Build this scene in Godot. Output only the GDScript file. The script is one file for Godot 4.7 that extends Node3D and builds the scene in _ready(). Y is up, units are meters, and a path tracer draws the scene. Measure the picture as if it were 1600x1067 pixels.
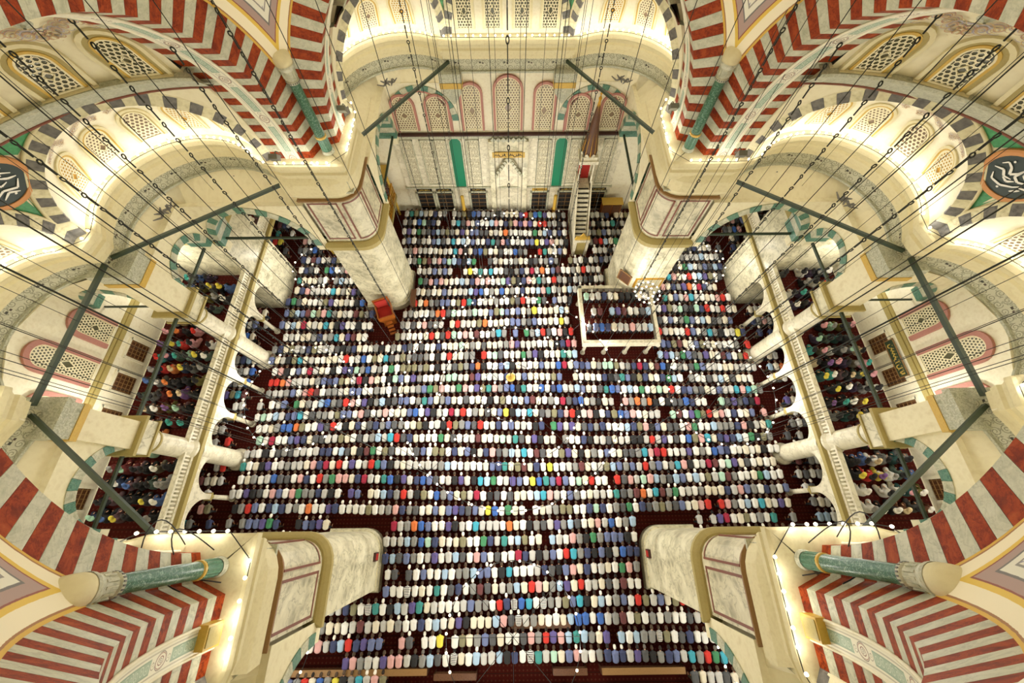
extends Node3D
# Interior of a great domed mosque seen from the dome gallery, looking down on the rows at prayer.
# Local frame of a side: x = along the side, y = up, -z = outward from the dome's centre.

const CZ := -9.67          # dome centre
const YS := 18.83          # springing of the great arches
const A := 11.7           # clear half width
const RO := 12.15           # outer radius of an arch's splay
const RI := 10.85           # radius of its soffit
const PC := 1.2            # the arches are slightly pointed: each half swings about a centre this far past the middle
const OK := 12.25           # where splay meets soffit
const OB := 14.7           # where the soffit meets the half dome
const OW := 24.3           # outer line
const LQ := 4.82           # half width of the middle bay
const XW := 30.2           # outer side walls
const GY := 6.1            # gallery floor

var M := {}
var names := {}
var rng := RandomNumberGenerator.new()

# ------------------------------------------------------------------ mesh builder
class MB:
	var v := PackedVector3Array()
	var n := PackedVector3Array()
	var uv := PackedVector2Array()
	func tri(a: Vector3, b: Vector3, c: Vector3, nn: Vector3) -> void:
		v.append_array([a, c, b])
		n.append_array([nn, nn, nn])
		uv.append_array([Vector2(a.x, a.y), Vector2(c.x, c.y), Vector2(b.x, b.y)])
	func quad(a: Vector3, b: Vector3, c: Vector3, d: Vector3) -> void:
		var nn := (b - a).cross(c - a)
		if nn.length_squared() < 1e-12:
			nn = (c - a).cross(d - a)
		nn = nn.normalized()
		v.append_array([a, c, b, a, d, c])
		n.append_array([nn, nn, nn, nn, nn, nn])
		var q := [Vector2(0, 1), Vector2(1, 1), Vector2(1, 0), Vector2(0, 0)]
		uv.append_array([q[0], q[2], q[1], q[0], q[3], q[2]])
	func grid(nu: int, nv: int, f: Callable, flip := false) -> void:
		var p := []
		var q := []
		var e := 0.002
		for j in nv + 1:
			for i in nu + 1:
				var a := float(i) / nu
				var b := float(j) / nv
				p.append(f.call(a, b))
				var da: Vector3 = f.call(minf(a + e, 1.0), b) - f.call(maxf(a - e, 0.0), b)
				var b0 := clampf(b, 0.004, 0.996)
				var db: Vector3 = f.call(a, minf(b0 + e, 1.0)) - f.call(a, maxf(b0 - e, 0.0))
				if da.length_squared() < 1e-14:
					da = f.call(minf(a + e, 1.0), b0) - f.call(maxf(a - e, 0.0), b0)
				var nn := da.cross(db).normalized()
				q.append(-nn if flip else nn)
		for j in nv:
			for i in nu:
				var k := [j * (nu + 1) + i, j * (nu + 1) + i + 1, (j + 1) * (nu + 1) + i + 1, (j + 1) * (nu + 1) + i]
				var order := [k[0], k[1], k[2], k[0], k[2], k[3]] if flip else [k[0], k[2], k[1], k[0], k[3], k[2]]
				for m in order:
					v.append(p[m])
					n.append(q[m])
					uv.append(Vector2(float(m % (nu + 1)) / nu, 1.0 - float(m / (nu + 1)) / nv))
	func box(c: Vector3, s: Vector3, b := Basis()) -> void:
		var h := s * 0.5
		var k := []
		for i in 8:
			k.append(c + b * Vector3(h.x if i & 1 else -h.x, h.y if i & 2 else -h.y, h.z if i & 4 else -h.z))
		quad(k[4], k[5], k[7], k[6])
		quad(k[1], k[0], k[2], k[3])
		quad(k[5], k[1], k[3], k[7])
		quad(k[0], k[4], k[6], k[2])
		quad(k[6], k[7], k[3], k[2])
		quad(k[0], k[1], k[5], k[4])
	func rod(a: Vector3, b: Vector3, r: float, seg := 6, r2 := -1.0) -> void:
		var d := (b - a).normalized()
		var x := d.cross(Vector3.UP if absf(d.y) < 0.9 else Vector3.RIGHT).normalized()
		var y := d.cross(x)
		var rb := r if r2 < 0.0 else r2
		for i in seg:
			var t0 := TAU * i / seg
			var t1 := TAU * (i + 1) / seg
			var n0 := x * cos(t0) + y * sin(t0)
			var n1 := x * cos(t1) + y * sin(t1)
			var p := [a + n0 * r, a + n1 * r, b + n1 * rb, b + n0 * rb]
			v.append_array([p[0], p[2], p[1], p[0], p[3], p[2]])
			n.append_array([n0, n1, n1, n0, n0, n1])
			for m in 6:
				uv.append(Vector2(0, 0))
			tri(a, p[1], p[0], -d)
			tri(b, p[3], p[2], d)
	func tube(pts: Array, r: float, seg := 6) -> void:
		for i in pts.size() - 1:
			rod(pts[i], pts[i + 1], r, seg)
	func lathe(prof: Array, seg: int, at := Vector3.ZERO, a0 := 0.0, a1 := TAU) -> void:
		# prof: [radius, y] from bottom to top
		for j in prof.size() - 1:
			var r0: float = prof[j][0]
			var y0: float = prof[j][1]
			var r1: float = prof[j + 1][0]
			var y1: float = prof[j + 1][1]
			var sl := Vector2(y1 - y0, r0 - r1).normalized()
			for i in seg:
				var t0 := a0 + (a1 - a0) * i / seg
				var t1 := a0 + (a1 - a0) * (i + 1) / seg
				var c0 := Vector3(sin(t0), 0, cos(t0))
				var c1 := Vector3(sin(t1), 0, cos(t1))
				var p := [at + c0 * r0 + Vector3.UP * y0, at + c1 * r0 + Vector3.UP * y0, at + c1 * r1 + Vector3.UP * y1, at + c0 * r1 + Vector3.UP * y1]
				var n0 := (c0 * sl.x + Vector3.UP * sl.y)
				var n1 := (c1 * sl.x + Vector3.UP * sl.y)
				v.append_array([p[0], p[2], p[1], p[0], p[3], p[2]])
				n.append_array([n0, n1, n1, n0, n0, n1])
				var s0 := float(i) / seg
				var s1 := float(i + 1) / seg
				uv.append_array([Vector2(s0, y0), Vector2(s1, y1), Vector2(s1, y0), Vector2(s0, y0), Vector2(s0, y1), Vector2(s1, y1)])
	func loft(polys: Array, ys: Array, caps := true) -> void:
		# closed polygons [Vector2(l, o)] of equal size, stacked
		for j in polys.size() - 1:
			var k: int = polys[j].size()
			for i in k:
				var a: Vector2 = polys[j][i]
				var b: Vector2 = polys[j][(i + 1) % k]
				var c: Vector2 = polys[j + 1][(i + 1) % k]
				var d: Vector2 = polys[j + 1][i]
				quad(Vector3(a.x, ys[j], -a.y), Vector3(b.x, ys[j], -b.y), Vector3(c.x, ys[j + 1], -c.y), Vector3(d.x, ys[j + 1], -d.y))
		if caps:
			for e in [0, polys.size() - 1]:
				var t := Geometry2D.triangulate_polygon(PackedVector2Array(polys[e]))
				for i in range(0, t.size(), 3):
					var p := []
					for m in 3:
						var w: Vector2 = polys[e][t[i + m]]
						p.append(Vector3(w.x, ys[e], -w.y))
					tri(p[0], p[1], p[2], Vector3.UP if e else Vector3.DOWN)
	func sweep(path: Array, prof: Array, closed := false) -> void:
		# path: Vector2(l, o); prof: Vector2(inward, y) from the bottom up
		var k := path.size()
		var nr := []
		for i in k:
			var a: Vector2 = path[(i - 1 + k) % k] if closed or i > 0 else path[i]
			var b: Vector2 = path[i]
			var c: Vector2 = path[(i + 1) % k] if closed or i < k - 1 else path[i]
			var d0 := (b - a).normalized() if a != b else (c - b).normalized()
			var d1 := (c - b).normalized() if c != b else d0
			var n0 := Vector2(d0.y, -d0.x)
			var n1 := Vector2(d1.y, -d1.x)
			var m := (n0 + n1).normalized()
			nr.append(m / maxf(0.35, m.dot(n0)))
		var along := 0.0
		for i in (k if closed else k - 1):
			var p0: Vector2 = path[i]
			var p1: Vector2 = path[(i + 1) % k]
			var n0: Vector2 = nr[i]
			var n1: Vector2 = nr[(i + 1) % k]
			var step := p0.distance_to(p1)
			for j in prof.size() - 1:
				var a: Vector2 = p0 + n0 * prof[j].x
				var b: Vector2 = p1 + n1 * prof[j].x
				var c: Vector2 = p1 + n1 * prof[j + 1].x
				var d: Vector2 = p0 + n0 * prof[j + 1].x
				quad(Vector3(b.x, prof[j].y, -b.y), Vector3(a.x, prof[j].y, -a.y), Vector3(d.x, prof[j + 1].y, -d.y), Vector3(c.x, prof[j + 1].y, -c.y))
				var s := uv.size()
				var u0 := along
				var u1 := along + step
				var qq := [Vector2(u1, 1.0 - float(j) / (prof.size() - 1)), Vector2(u0, 1.0 - float(j) / (prof.size() - 1)), Vector2(u0, 1.0 - float(j + 1) / (prof.size() - 1)), Vector2(u1, 1.0 - float(j + 1) / (prof.size() - 1))]
				var o := [0, 2, 1, 0, 3, 2]
				for m in 6:
					uv[s - 6 + m] = qq[o[m]]
			along += step
	func plate(poly: PackedVector2Array, z0: float, z1: float) -> void:
		# polygon in xy, counter-clockwise, thick from z0 (back) to z1 (front)
		var t := Geometry2D.triangulate_polygon(poly)
		for i in range(0, t.size(), 3):
			var a := poly[t[i]]
			var b := poly[t[i + 1]]
			var c := poly[t[i + 2]]
			if (b - a).cross(c - a) < 0.0:
				var sw := b
				b = c
				c = sw
			tri(Vector3(a.x, a.y, z1), Vector3(b.x, b.y, z1), Vector3(c.x, c.y, z1), Vector3(0, 0, 1))
		for i in poly.size():
			var a := poly[i]
			var b := poly[(i + 1) % poly.size()]
			quad(Vector3(a.x, a.y, z0), Vector3(b.x, b.y, z0), Vector3(b.x, b.y, z1), Vector3(a.x, a.y, z1))
	func band(inner: Array, outer: Array, z0: float, z1: float) -> void:
		# open strip between two outlines in xy
		for i in inner.size() - 1:
			var a: Vector2 = inner[i]
			var b: Vector2 = inner[i + 1]
			var c: Vector2 = outer[i + 1]
			var d: Vector2 = outer[i]
			quad(Vector3(d.x, d.y, z1), Vector3(c.x, c.y, z1), Vector3(b.x, b.y, z1), Vector3(a.x, a.y, z1))
			quad(Vector3(a.x, a.y, z1), Vector3(b.x, b.y, z1), Vector3(b.x, b.y, z0), Vector3(a.x, a.y, z0))
			quad(Vector3(c.x, c.y, z1), Vector3(d.x, d.y, z1), Vector3(d.x, d.y, z0), Vector3(c.x, c.y, z0))
	func ribbon(pts: Array, w: float, z: float, taper := 0.25) -> void:
		# a brush stroke in xy, thinner at its ends, 12 mm thick
		var k := pts.size()
		for i in k - 1:
			var a: Vector2 = pts[i]
			var b: Vector2 = pts[i + 1]
			var d := (b - a).normalized()
			var nn := Vector2(-d.y, d.x)
			var w0 := w * (taper + (1.0 - taper) * sin(PI * clampf(float(i) / (k - 1), 0.02, 0.98)))
			var w1 := w * (taper + (1.0 - taper) * sin(PI * clampf(float(i + 1) / (k - 1), 0.02, 0.98)))
			var p := [a - nn * w0, b - nn * w1, b + nn * w1, a + nn * w0]
			quad(Vector3(p[0].x, p[0].y, z), Vector3(p[1].x, p[1].y, z), Vector3(p[2].x, p[2].y, z), Vector3(p[3].x, p[3].y, z))
	func mesh() -> ArrayMesh:
		var a := []
		a.resize(Mesh.ARRAY_MAX)
		a[Mesh.ARRAY_VERTEX] = v
		a[Mesh.ARRAY_NORMAL] = n
		a[Mesh.ARRAY_TEX_UV] = uv
		var m := ArrayMesh.new()
		m.add_surface_from_arrays(Mesh.PRIMITIVE_TRIANGLES, a)
		return m

# ------------------------------------------------------------------ node helpers
func numbered(called: String) -> String:
	if not names.has(called):
		names[called] = 0
		return called
	names[called] += 1
	return "%s_%03d" % [called, names[called]]

func thing(called: String, label: String, category: String, at := Transform3D(), group := "", kind := "") -> Node3D:
	var o := Node3D.new()
	o.name = numbered(called)
	o.transform = at
	add_child(o)
	meta(o, label, category, group, kind)
	return o

func meta(o: Node, label: String, category: String, group := "", kind := "") -> void:
	o.set_meta("label", label)
	o.set_meta("category", category)
	if group:
		o.set_meta("group", group)
	if kind:
		o.set_meta("kind", kind)

func part(parent: Node, called: String, m: Mesh, mat: Material, at := Transform3D()) -> MeshInstance3D:
	var o := MeshInstance3D.new()
	o.name = called
	o.mesh = m
	o.material_override = mat
	o.transform = at
	parent.add_child(o, true)
	return o

func solo(called: String, m: Mesh, mat: Material, label: String, category: String, at := Transform3D(), group := "", kind := "") -> MeshInstance3D:
	var o := MeshInstance3D.new()
	o.name = numbered(called)
	o.mesh = m
	o.material_override = mat
	o.transform = at
	add_child(o)
	meta(o, label, category, group, kind)
	return o

func shift(x: float, y: float, z: float, turn := 0.0) -> Transform3D:
	return Transform3D(Basis(Vector3.UP, turn), Vector3(x, y, z))

func side(k: int) -> Transform3D:
	# 0 prayer wall, 1 left, 2 entrance, 3 right
	return Transform3D(Basis(Vector3.UP, PI / 2 * k), Vector3(0, 0, CZ))

func omni(at: Vector3, energy: float, size := 0.06, tint := Color(1.0, 0.985, 0.945)) -> void:
	var l := OmniLight3D.new()
	l.name = "bulb_glow"
	l.position = at
	l.light_energy = energy
	l.light_color = tint
	l.light_size = size
	l.omni_range = 60.0
	l.omni_attenuation = 2.0
	l.shadow_enabled = true
	add_child(l, true)

func mitre(poly: Array, d: float) -> Array:
	# grow a closed polygon (either winding) outward by d
	var k := poly.size()
	var area := 0.0
	for i in k:
		area += poly[i].cross(poly[(i + 1) % k])
	var sg := 1.0 if area > 0.0 else -1.0
	var out := []
	for i in k:
		var a: Vector2 = poly[(i - 1 + k) % k]
		var b: Vector2 = poly[i]
		var c: Vector2 = poly[(i + 1) % k]
		var d0 := (b - a).normalized()
		var d1 := (c - b).normalized()
		var n0 := Vector2(d0.y, -d0.x) * sg
		var n1 := Vector2(d1.y, -d1.x) * sg
		var m := (n0 + n1).normalized()
		out.append(b + m * d / maxf(0.4, m.dot(n0)))
	return out

# ------------------------------------------------------------------ materials
func noise_tex(freq: float, stops: Array, seed_: int, warp := 0.0, kind := FastNoiseLite.TYPE_SIMPLEX_SMOOTH, size := 512, oct := 5) -> NoiseTexture2D:
	var f := FastNoiseLite.new()
	f.noise_type = kind
	f.seed = seed_
	f.frequency = freq
	f.fractal_octaves = oct
	if warp > 0.0:
		f.domain_warp_enabled = true
		f.domain_warp_amplitude = warp
		f.domain_warp_frequency = freq * 0.7
	var g := Gradient.new()
	var off := PackedFloat32Array()
	var col := PackedColorArray()
	for s in stops:
		off.append(s[0])
		col.append(Color(s[1]))
	g.offsets = off
	g.colors = col
	var t := NoiseTexture2D.new()
	t.width = size
	t.height = size
	t.seamless = true
	t.noise = f
	t.color_ramp = g
	return t

func mat(called: String, c: Color, rough := 0.7, tex: Texture2D = null, scale := 0.0, metal := 0.0) -> StandardMaterial3D:
	var m := StandardMaterial3D.new()
	m.resource_name = called
	m.albedo_color = c
	m.roughness = rough
	m.metallic = metal
	m.cull_mode = BaseMaterial3D.CULL_DISABLED
	if tex:
		m.albedo_texture = tex
		if scale > 0.0:
			m.uv1_triplanar = true
			m.uv1_world_triplanar = true
			m.uv1_scale = Vector3(scale, scale, scale)
	M[called] = m
	return m

func img_mat(called: String, im: Image, rough := 0.7, uvs := Vector3.ONE) -> StandardMaterial3D:
	var m := mat(called, Color.WHITE, rough, ImageTexture.create_from_image(im))
	m.uv1_scale = uvs
	return m

func dot_line(im: Image, pts: Array, w: int, c: Color) -> void:
	for i in pts.size() - 1:
		var a: Vector2 = pts[i]
		var b: Vector2 = pts[i + 1]
		var k := int(maxf(1.0, a.distance_to(b)))
		for j in k:
			var p := a.lerp(b, float(j) / k)
			im.fill_rect(Rect2i(int(p.x) - w / 2, int(p.y) - w / 2, w, w), c)

func spiral(at: Vector2, r: float, a0: float, turns: float, dir := 1.0, k := 26) -> Array:
	var out := []
	for i in k + 1:
		var t := float(i) / k
		var a := a0 + dir * turns * TAU * t
		out.append(at + Vector2(cos(a), sin(a)) * r * (1.0 - 0.85 * t))
	return out

func vine_image(w: int, h: int, ground: Color, ink: Color, ink2: Color, cell: int, lw: int) -> Image:
	var im := Image.create(w, h, false, Image.FORMAT_RGB8)
	im.fill(ground)
	var r := RandomNumberGenerator.new()
	r.seed = 77
	for j in range(0, h / cell):
		for i in range(0, w / cell):
			var c := Vector2((i + 0.5) * cell, (j + 0.5) * cell)
			var d := 1.0 if (i + j) % 2 else -1.0
			dot_line(im, spiral(c, cell * 0.46, r.randf() * TAU, 1.6, d), lw, ink)
			for k in 4:
				var a := r.randf() * TAU
				var p := c + Vector2(cos(a), sin(a)) * cell * 0.42
				dot_line(im, spiral(p, cell * 0.14, a, 0.9, -d, 8), lw, ink2)
	return im

func make_materials() -> void:
	var soft := [[0.0, "f4f0e2"], [0.45, "fffdf4"], [0.7, "f8f4e8"], [1.0, "ece6d4"]]
	var plaster := noise_tex(0.012, soft, 3, 10.0)
	mat("plaster", Color("e6dfc6"), 0.75, plaster, 0.22)
	mat("plaster_pale", Color("e9e4d3"), 0.7, plaster, 0.3)
	mat("cornice", Color("dcd3b0"), 0.6, plaster, 0.4)
	mat("trim_gold", Color("c9a648"), 0.45, plaster, 0.9)
	mat("trim_brown", Color("8f6d45"), 0.55, plaster, 0.9)
	mat("trim_olive", Color("a99a62"), 0.6, plaster, 0.9)
	var veins := noise_tex(0.008, [[0.0, "8f8d7c"], [0.35, "c9c6b6"], [0.47, "dedbcc"], [0.52, "a9a795"], [0.58, "d6d3c4"], [1.0, "f0eee2"]], 11, 60.0)
	mat("marble", Color("f4efdd"), 0.35, veins, 0.16)
	mat("marble_pale", Color("ece7d8"), 0.4, noise_tex(0.008, [[0.0, "d5d1c2"], [0.4, "efece0"], [0.5, "cfcbbd"], [0.58, "f0ede2"], [1.0, "faf8f0"]], 12, 60.0), 0.2)
	mat("stone_grey", Color("ffffff"), 0.55, noise_tex(0.01, [[0.0, "8a8b74"], [0.4, "b9b9a2"], [0.5, "c9c8b4"], [0.56, "9b9b86"], [1.0, "d4d3c0"]], 14, 70.0), 0.5)
	mat("stone_white", Color("ffffff"), 0.5, noise_tex(0.01, [[0.0, "8f9078"], [0.36, "b3b299"], [0.47, "c6c4ac"], [0.53, "97967f"], [0.6, "bcbaa2"], [1.0, "d2d0bb"]], 15, 90.0), 0.3)
	mat("stone_red", Color("ece6e2"), 0.65, noise_tex(0.012, [[0.0, "4a1606"], [0.34, "8a3210"], [0.46, "b24e1c"], [0.52, "5e1d08"], [0.58, "9a3c14"], [1.0, "c2642e"]], 16, 90.0), 0.3)
	M.stone_red.metallic_specular = 0.3
	mat("stone_dark", Color("ffffff"), 0.55, noise_tex(0.012, [[0.0, "4c4a48"], [0.5, "6d6a66"], [1.0, "858179"]], 17, 50.0), 0.6)
	mat("stone_buff", Color("ffffff"), 0.55, noise_tex(0.012, [[0.0, "bdb48b"], [0.5, "dcd4ae"], [1.0, "ebe5c8"]], 18, 50.0), 0.6)
	mat("stone_green", Color("ffffff"), 0.4, noise_tex(0.012, [[0.0, "33584a"], [0.4, "507e69"], [0.5, "729682"], [0.56, "426a58"], [1.0, "8fae9c"]], 19, 60.0), 0.7)
	var serp := noise_tex(0.011, [[0.0, "1c4630"], [0.3, "2f6344"], [0.42, "1f4a31"], [0.46, "41715a"], [0.5, "bccbb2"], [0.54, "41715a"], [0.6, "245338"], [1.0, "336a4b"]], 21, 60.0)
	mat("green_marble", Color("ffffff"), 0.3, serp, 0.8)
	mat("green_panel", Color("ffffff"), 0.5, noise_tex(0.02, [[0.0, "2a7044"], [0.5, "3f8f55"], [1.0, "57a266"]], 22, 40.0), 0.5)
	mat("green_slab", Color("177a58"), 0.4)
	mat("inlay_red", Color("7d4636"), 0.4, plaster, 0.8)
	mat("pink", Color("b07a72"), 0.6, plaster, 0.8)
	mat("maroon", Color("43231c"), 0.6)
	mat("wood_brown", Color("5d3a20"), 0.55, noise_tex(0.02, [[0.0, "b09070"], [0.5, "ffffff"], [1.0, "d0b090"]], 23, 30.0), 0.6)
	mat("wood_orange", Color("98561f"), 0.4, noise_tex(0.02, [[0.0, "c09060"], [0.5, "ffffff"], [1.0, "e0c090"]], 24, 30.0), 0.8)
	mat("gold", Color("c9982f"), 0.35, null, 0.0, 0.6)
	mat("iron", Color("39402f"), 0.5, null, 0.0, 0.3)
	mat("iron_green", Color("2d3a28"), 0.55)
	mat("chain_iron", Color("1f211a"), 0.5, null, 0.0, 0.4)
	mat("black", Color("161412"), 0.6)
	mat("night_glass", Color("57553f"), 0.15)
	mat("amber_glass", Color("c99a3c"), 0.25)
	mat("tinted_glass", Color("8a7660"), 0.2)
	mat("lattice", Color("e6dcb8"), 0.6)
	mat("red_cloth", Color("a3241b"), 0.9)
	mat("text_white", Color("eeeadf"), 0.6)
	mat("text_gold", Color("d8b95a"), 0.5)
	mat("sign_green", Color("2c3d28"), 0.5)
	mat("roundel_black", Color("28352f"), 0.5)
	mat("roundel_rim", Color("c98a4c"), 0.5)
	mat("scroll_mauve", Color("aaa2ac"), 0.7)
	mat("scroll_ochre", Color("c4aa78"), 0.7)
	mat("scroll_brown", Color("b48a70"), 0.7)
	mat("lamp_grey", Color("6d6c60"), 0.5)
	var glow := mat("bulb", Color("fff6e0"), 0.4)
	glow.emission_enabled = true
	glow.emission = Color("fff2d2")
	glow.emission_energy_multiplier = 5.0
	# carpet: dark red with small woven motifs
	var ca := Image.create(256, 256, false, Image.FORMAT_RGB8)
	var r := RandomNumberGenerator.new()
	r.seed = 5
	for y in 256:
		for x in 256:
			var c := Color("4a1711").lerp(Color("38100c"), r.randf())
			var d := absf(fmod(x, 64.0) - 32.0) + absf(fmod(y, 64.0) - 32.0)
			if d < 14.0 and d > 9.0:
				c = Color("6a4128")
			elif d < 5.0:
				c = Color("2b2a3c")
			elif y % 128 < 10:
				c = Color("2a1812")
			ca.set_pixel(x, y, c)
	var cm := mat("carpet", Color.WHITE, 0.95, ImageTexture.create_from_image(ca), 0.85)
	cm.metallic_specular = 0.2
	# painted plaster
	img_mat("panel_vine", vine_image(256, 512, Color("d6cfb4"), Color("776e54"), Color("948b6e"), 64, 4), 0.6)
	img_mat("dark_vine", vine_image(512, 512, Color("b9b090"), Color("6b5f4c"), Color("8c8060"), 48, 4), 0.6)
	var fr := vine_image(256, 64, Color("bdbba2"), Color("7c7a66"), Color("8f8d78"), 32, 2)
	for i in 2:
		fr.fill_rect(Rect2i(40 + i * 128, 18, 10, 8), Color("3c3a30"))
		fr.fill_rect(Rect2i(56 + i * 128, 22, 8, 7), Color("4a3a30"))
	img_mat("frieze", fr, 0.6, Vector3(0.25, 1, 1))
	img_mat("ornament_band", band_image(), 0.6, Vector3(1, 1, 1))
	img_mat("pendentive", pendentive_image(), 0.7)
	img_mat("rug", vine_image(256, 256, Color("5b2620"), Color("a58a6a"), Color("2f2a3a"), 32, 3), 0.9)
	var st := Image.create(8, 64, false, Image.FORMAT_RGB8)
	for y in 64:
		for x in 8:
			st.set_pixel(x, y, Color("e6e4df") if (y / 8) % 2 else Color("33353f"))
	var sm := mat("stripes", Color.WHITE, 0.9, ImageTexture.create_from_image(st))
	sm.uv1_triplanar = true
	sm.uv1_triplanar_sharpness = 20.0
	sm.uv1_scale = Vector3(2.4, 2.4, 2.4)

func band_image() -> Image:
	# soffit band: two oval medallions and two green panels of scrolls, within cream margins
	var im := Image.create(512, 128, false, Image.FORMAT_RGB8)
	im.fill(Color("e4dfcb"))
	for y in [16, 20, 106, 110]:
		im.fill_rect(Rect2i(0, y, 512, 2), Color("8d8570"))
	im.fill_rect(Rect2i(96, 32, 320, 64), Color("9db09a"))
	im.fill_rect(Rect2i(100, 36, 312, 2), Color("6f8070"))
	im.fill_rect(Rect2i(100, 90, 312, 2), Color("6f8070"))
	for i in 6:
		dot_line(im, spiral(Vector2(130 + i * 50, 64), 24, 0.5 * i, 1.5, 1.0 if i % 2 else -1.0), 3, Color("cfd6c4"))
	for cx in [0, 512]:
		for q in 80:
			var a := TAU * q / 80.0
			for rr in [[50.0, 38.0, Color("7d6d60")], [44.0, 32.0, Color("a07866")], [24.0, 18.0, Color("7d4c40")]]:
				im.fill_rect(Rect2i(int(cx + cos(a) * rr[0]), int(64 + sin(a) * rr[1]), 4, 4), rr[2])
		dot_line(im, spiral(Vector2(cx, 64), 14, 0, 1.4), 3, Color("7d6d60"))
	dot_line(im, spiral(Vector2(72, 64), 22, PI, 1.3), 3, Color("8d8570"))
	dot_line(im, spiral(Vector2(440, 64), 22, 0, 1.3, -1.0), 3, Color("8d8570"))
	return im

func pend_half(h: float) -> float:
	# half the angle that a pendentive spans at height h above the springing
	return maxf(0.0, PI / 4 - acos(minf(1.0, A / pend_rho(h))))

func crown(r: float) -> float:
	return sqrt((r + PC) * (r + PC) - PC * PC)

func pend_rho(h: float) -> float:
	var l := sqrt(maxf(0.0, (RO + PC) * (RO + PC) - h * h)) - PC
	return sqrt(A * A + maxf(0.0, l) * maxf(0.0, l))

func pendentive_image() -> Image:
	var n := 448
	var im := Image.create(n, n, false, Image.FORMAT_RGB8)
	var vine := vine_image(n, n, Color("ddd9c6"), Color("86807a"), Color("8f8a9a"), 64, 5)
	var h0 := 4.6
	for y in n:
		var h := h0 + (crown(RO) - h0) * (1.0 - (y + 0.5) / n)
		var w := 2.0 * pend_half(h) * pend_rho(h)
		for x in n:
			var s := (x + 0.5) / n
			var d := minf(s, 1.0 - s) * w
			var c := Color("ece0bf")
			if d < 0.1:
				c = Color("cfa53c")
			elif d < 0.16:
				c = Color("9a6a3a")
			elif d > 0.62 and d < 0.78:
				c = Color("d9b545")
			elif d >= 0.78 and d < 0.83:
				c = Color("8a4a3a")
			elif d >= 0.83 and d < 1.12:
				c = Color("a58a80")
			elif d >= 1.12 and d < 1.19:
				c = Color("6f6a66")
			elif d >= 1.19 and d < 1.42:
				c = Color("dcd8c6")
			elif d >= 1.42 and d < 1.48:
				c = Color("8b857c")
			elif d >= 1.48:
				c = vine.get_pixel(int(fmod(maxf(0.0, (s - 0.5) * w * 46.0 + n), n)), int(fmod(h * 46.0, n)))
			if d >= 0.62 and h < h0 + 0.5:
				c = Color("ece0bf")
			im.set_pixel(x, y, c)
	return im

# ------------------------------------------------------------------ shared shapes
func voussoir(section: Array, da: float, steps := 1) -> ArrayMesh:
	# section: Vector2(radius, o); a wedge centred on the crown of an arch whose axis is local z
	var b := MB.new()
	var k := section.size()
	for s in steps:
		var t0 := -da / 2 + da * s / steps
		var t1 := -da / 2 + da * (s + 1) / steps
		for i in k:
			var p: Vector2 = section[i]
			var q: Vector2 = section[(i + 1) % k]
			b.quad(Vector3(p.x * sin(t0), p.x * cos(t0), -p.y), Vector3(p.x * sin(t1), p.x * cos(t1), -p.y), Vector3(q.x * sin(t1), q.x * cos(t1), -q.y), Vector3(q.x * sin(t0), q.x * cos(t0), -q.y))
	for e in [-1, 1]:
		var t: float = e * da / 2
		for i in range(1, k - 1):
			var p := []
			for m in [0, i, i + 1]:
				p.append(Vector3(section[m].x * sin(t), section[m].x * cos(t), -section[m].y))
			var nn: Vector3 = Vector3(cos(t), -sin(t), 0) * e
			b.tri(p[0], p[1], p[2], nn)
	return b.mesh()

func arch_ring(parent: Node, r0: float, r1: float, o0: float, o1: float, count: int, m1: Material, m2: Material, at: Transform3D, span := PI) -> void:
	var v := voussoir([Vector2(r0, o0), Vector2(r0, o1), Vector2(r1, o1), Vector2(r1, o0)], span / count * 0.975, 1 if count > 20 else 2)
	for i in count:
		var a := -span / 2 + span * (i + 0.5) / count
		part(parent, "voussoir", v, m1 if i % 2 == 0 else m2, at * Transform3D(Basis(Vector3(0, 0, 1), -a), Vector3.ZERO))

func arch_wall(half: float, r: float, ys: float, y1: float, y0: float, t: float) -> ArrayMesh:
	# a wall panel in xy with a round-headed opening of half width r from y0 to ys + r
	var b := MB.new()
	var k := 20
	for z in [t / 2, -t / 2]:
		for s in [-1, 1]:
			var q := [Vector3(s * half, y0, z), Vector3(s * r, y0, z), Vector3(s * r, ys, z), Vector3(s * half, ys, z)]
			if s * z > 0:
				b.quad(q[1], q[0], q[3], q[2])
			else:
				b.quad(q[0], q[1], q[2], q[3])
			var w := [Vector3(s * half, ys, z), Vector3(s * r, ys, z), Vector3(s * r, y1, z), Vector3(s * half, y1, z)]
			if s * z > 0:
				b.quad(w[1], w[0], w[3], w[2])
			else:
				b.quad(w[0], w[1], w[2], w[3])
		for i in k:
			var a0 := PI - PI * i / k
			var a1 := PI - PI * (i + 1) / k
			var p := [Vector3(r * cos(a0), ys + r * sin(a0), z), Vector3(r * cos(a1), ys + r * sin(a1), z), Vector3(r * cos(a1), y1, z), Vector3(r * cos(a0), y1, z)]
			if z > 0:
				b.quad(p[0], p[1], p[2], p[3])
			else:
				b.quad(p[1], p[0], p[3], p[2])
	for i in k:
		var a0 := PI * i / k
		var a1 := PI * (i + 1) / k
		b.quad(Vector3(r * cos(a0), ys + r * sin(a0), t / 2), Vector3(r * cos(a1), ys + r * sin(a1), t / 2), Vector3(r * cos(a1), ys + r * sin(a1), -t / 2), Vector3(r * cos(a0), ys + r * sin(a0), -t / 2))
	for s in [-1, 1]:
		b.box(Vector3(s * r, (y0 + ys) / 2, 0), Vector3(0.02, ys - y0, t))
	b.box(Vector3(0, y1, 0), Vector3(half * 2, 0.02, t))
	return b.mesh()

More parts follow.
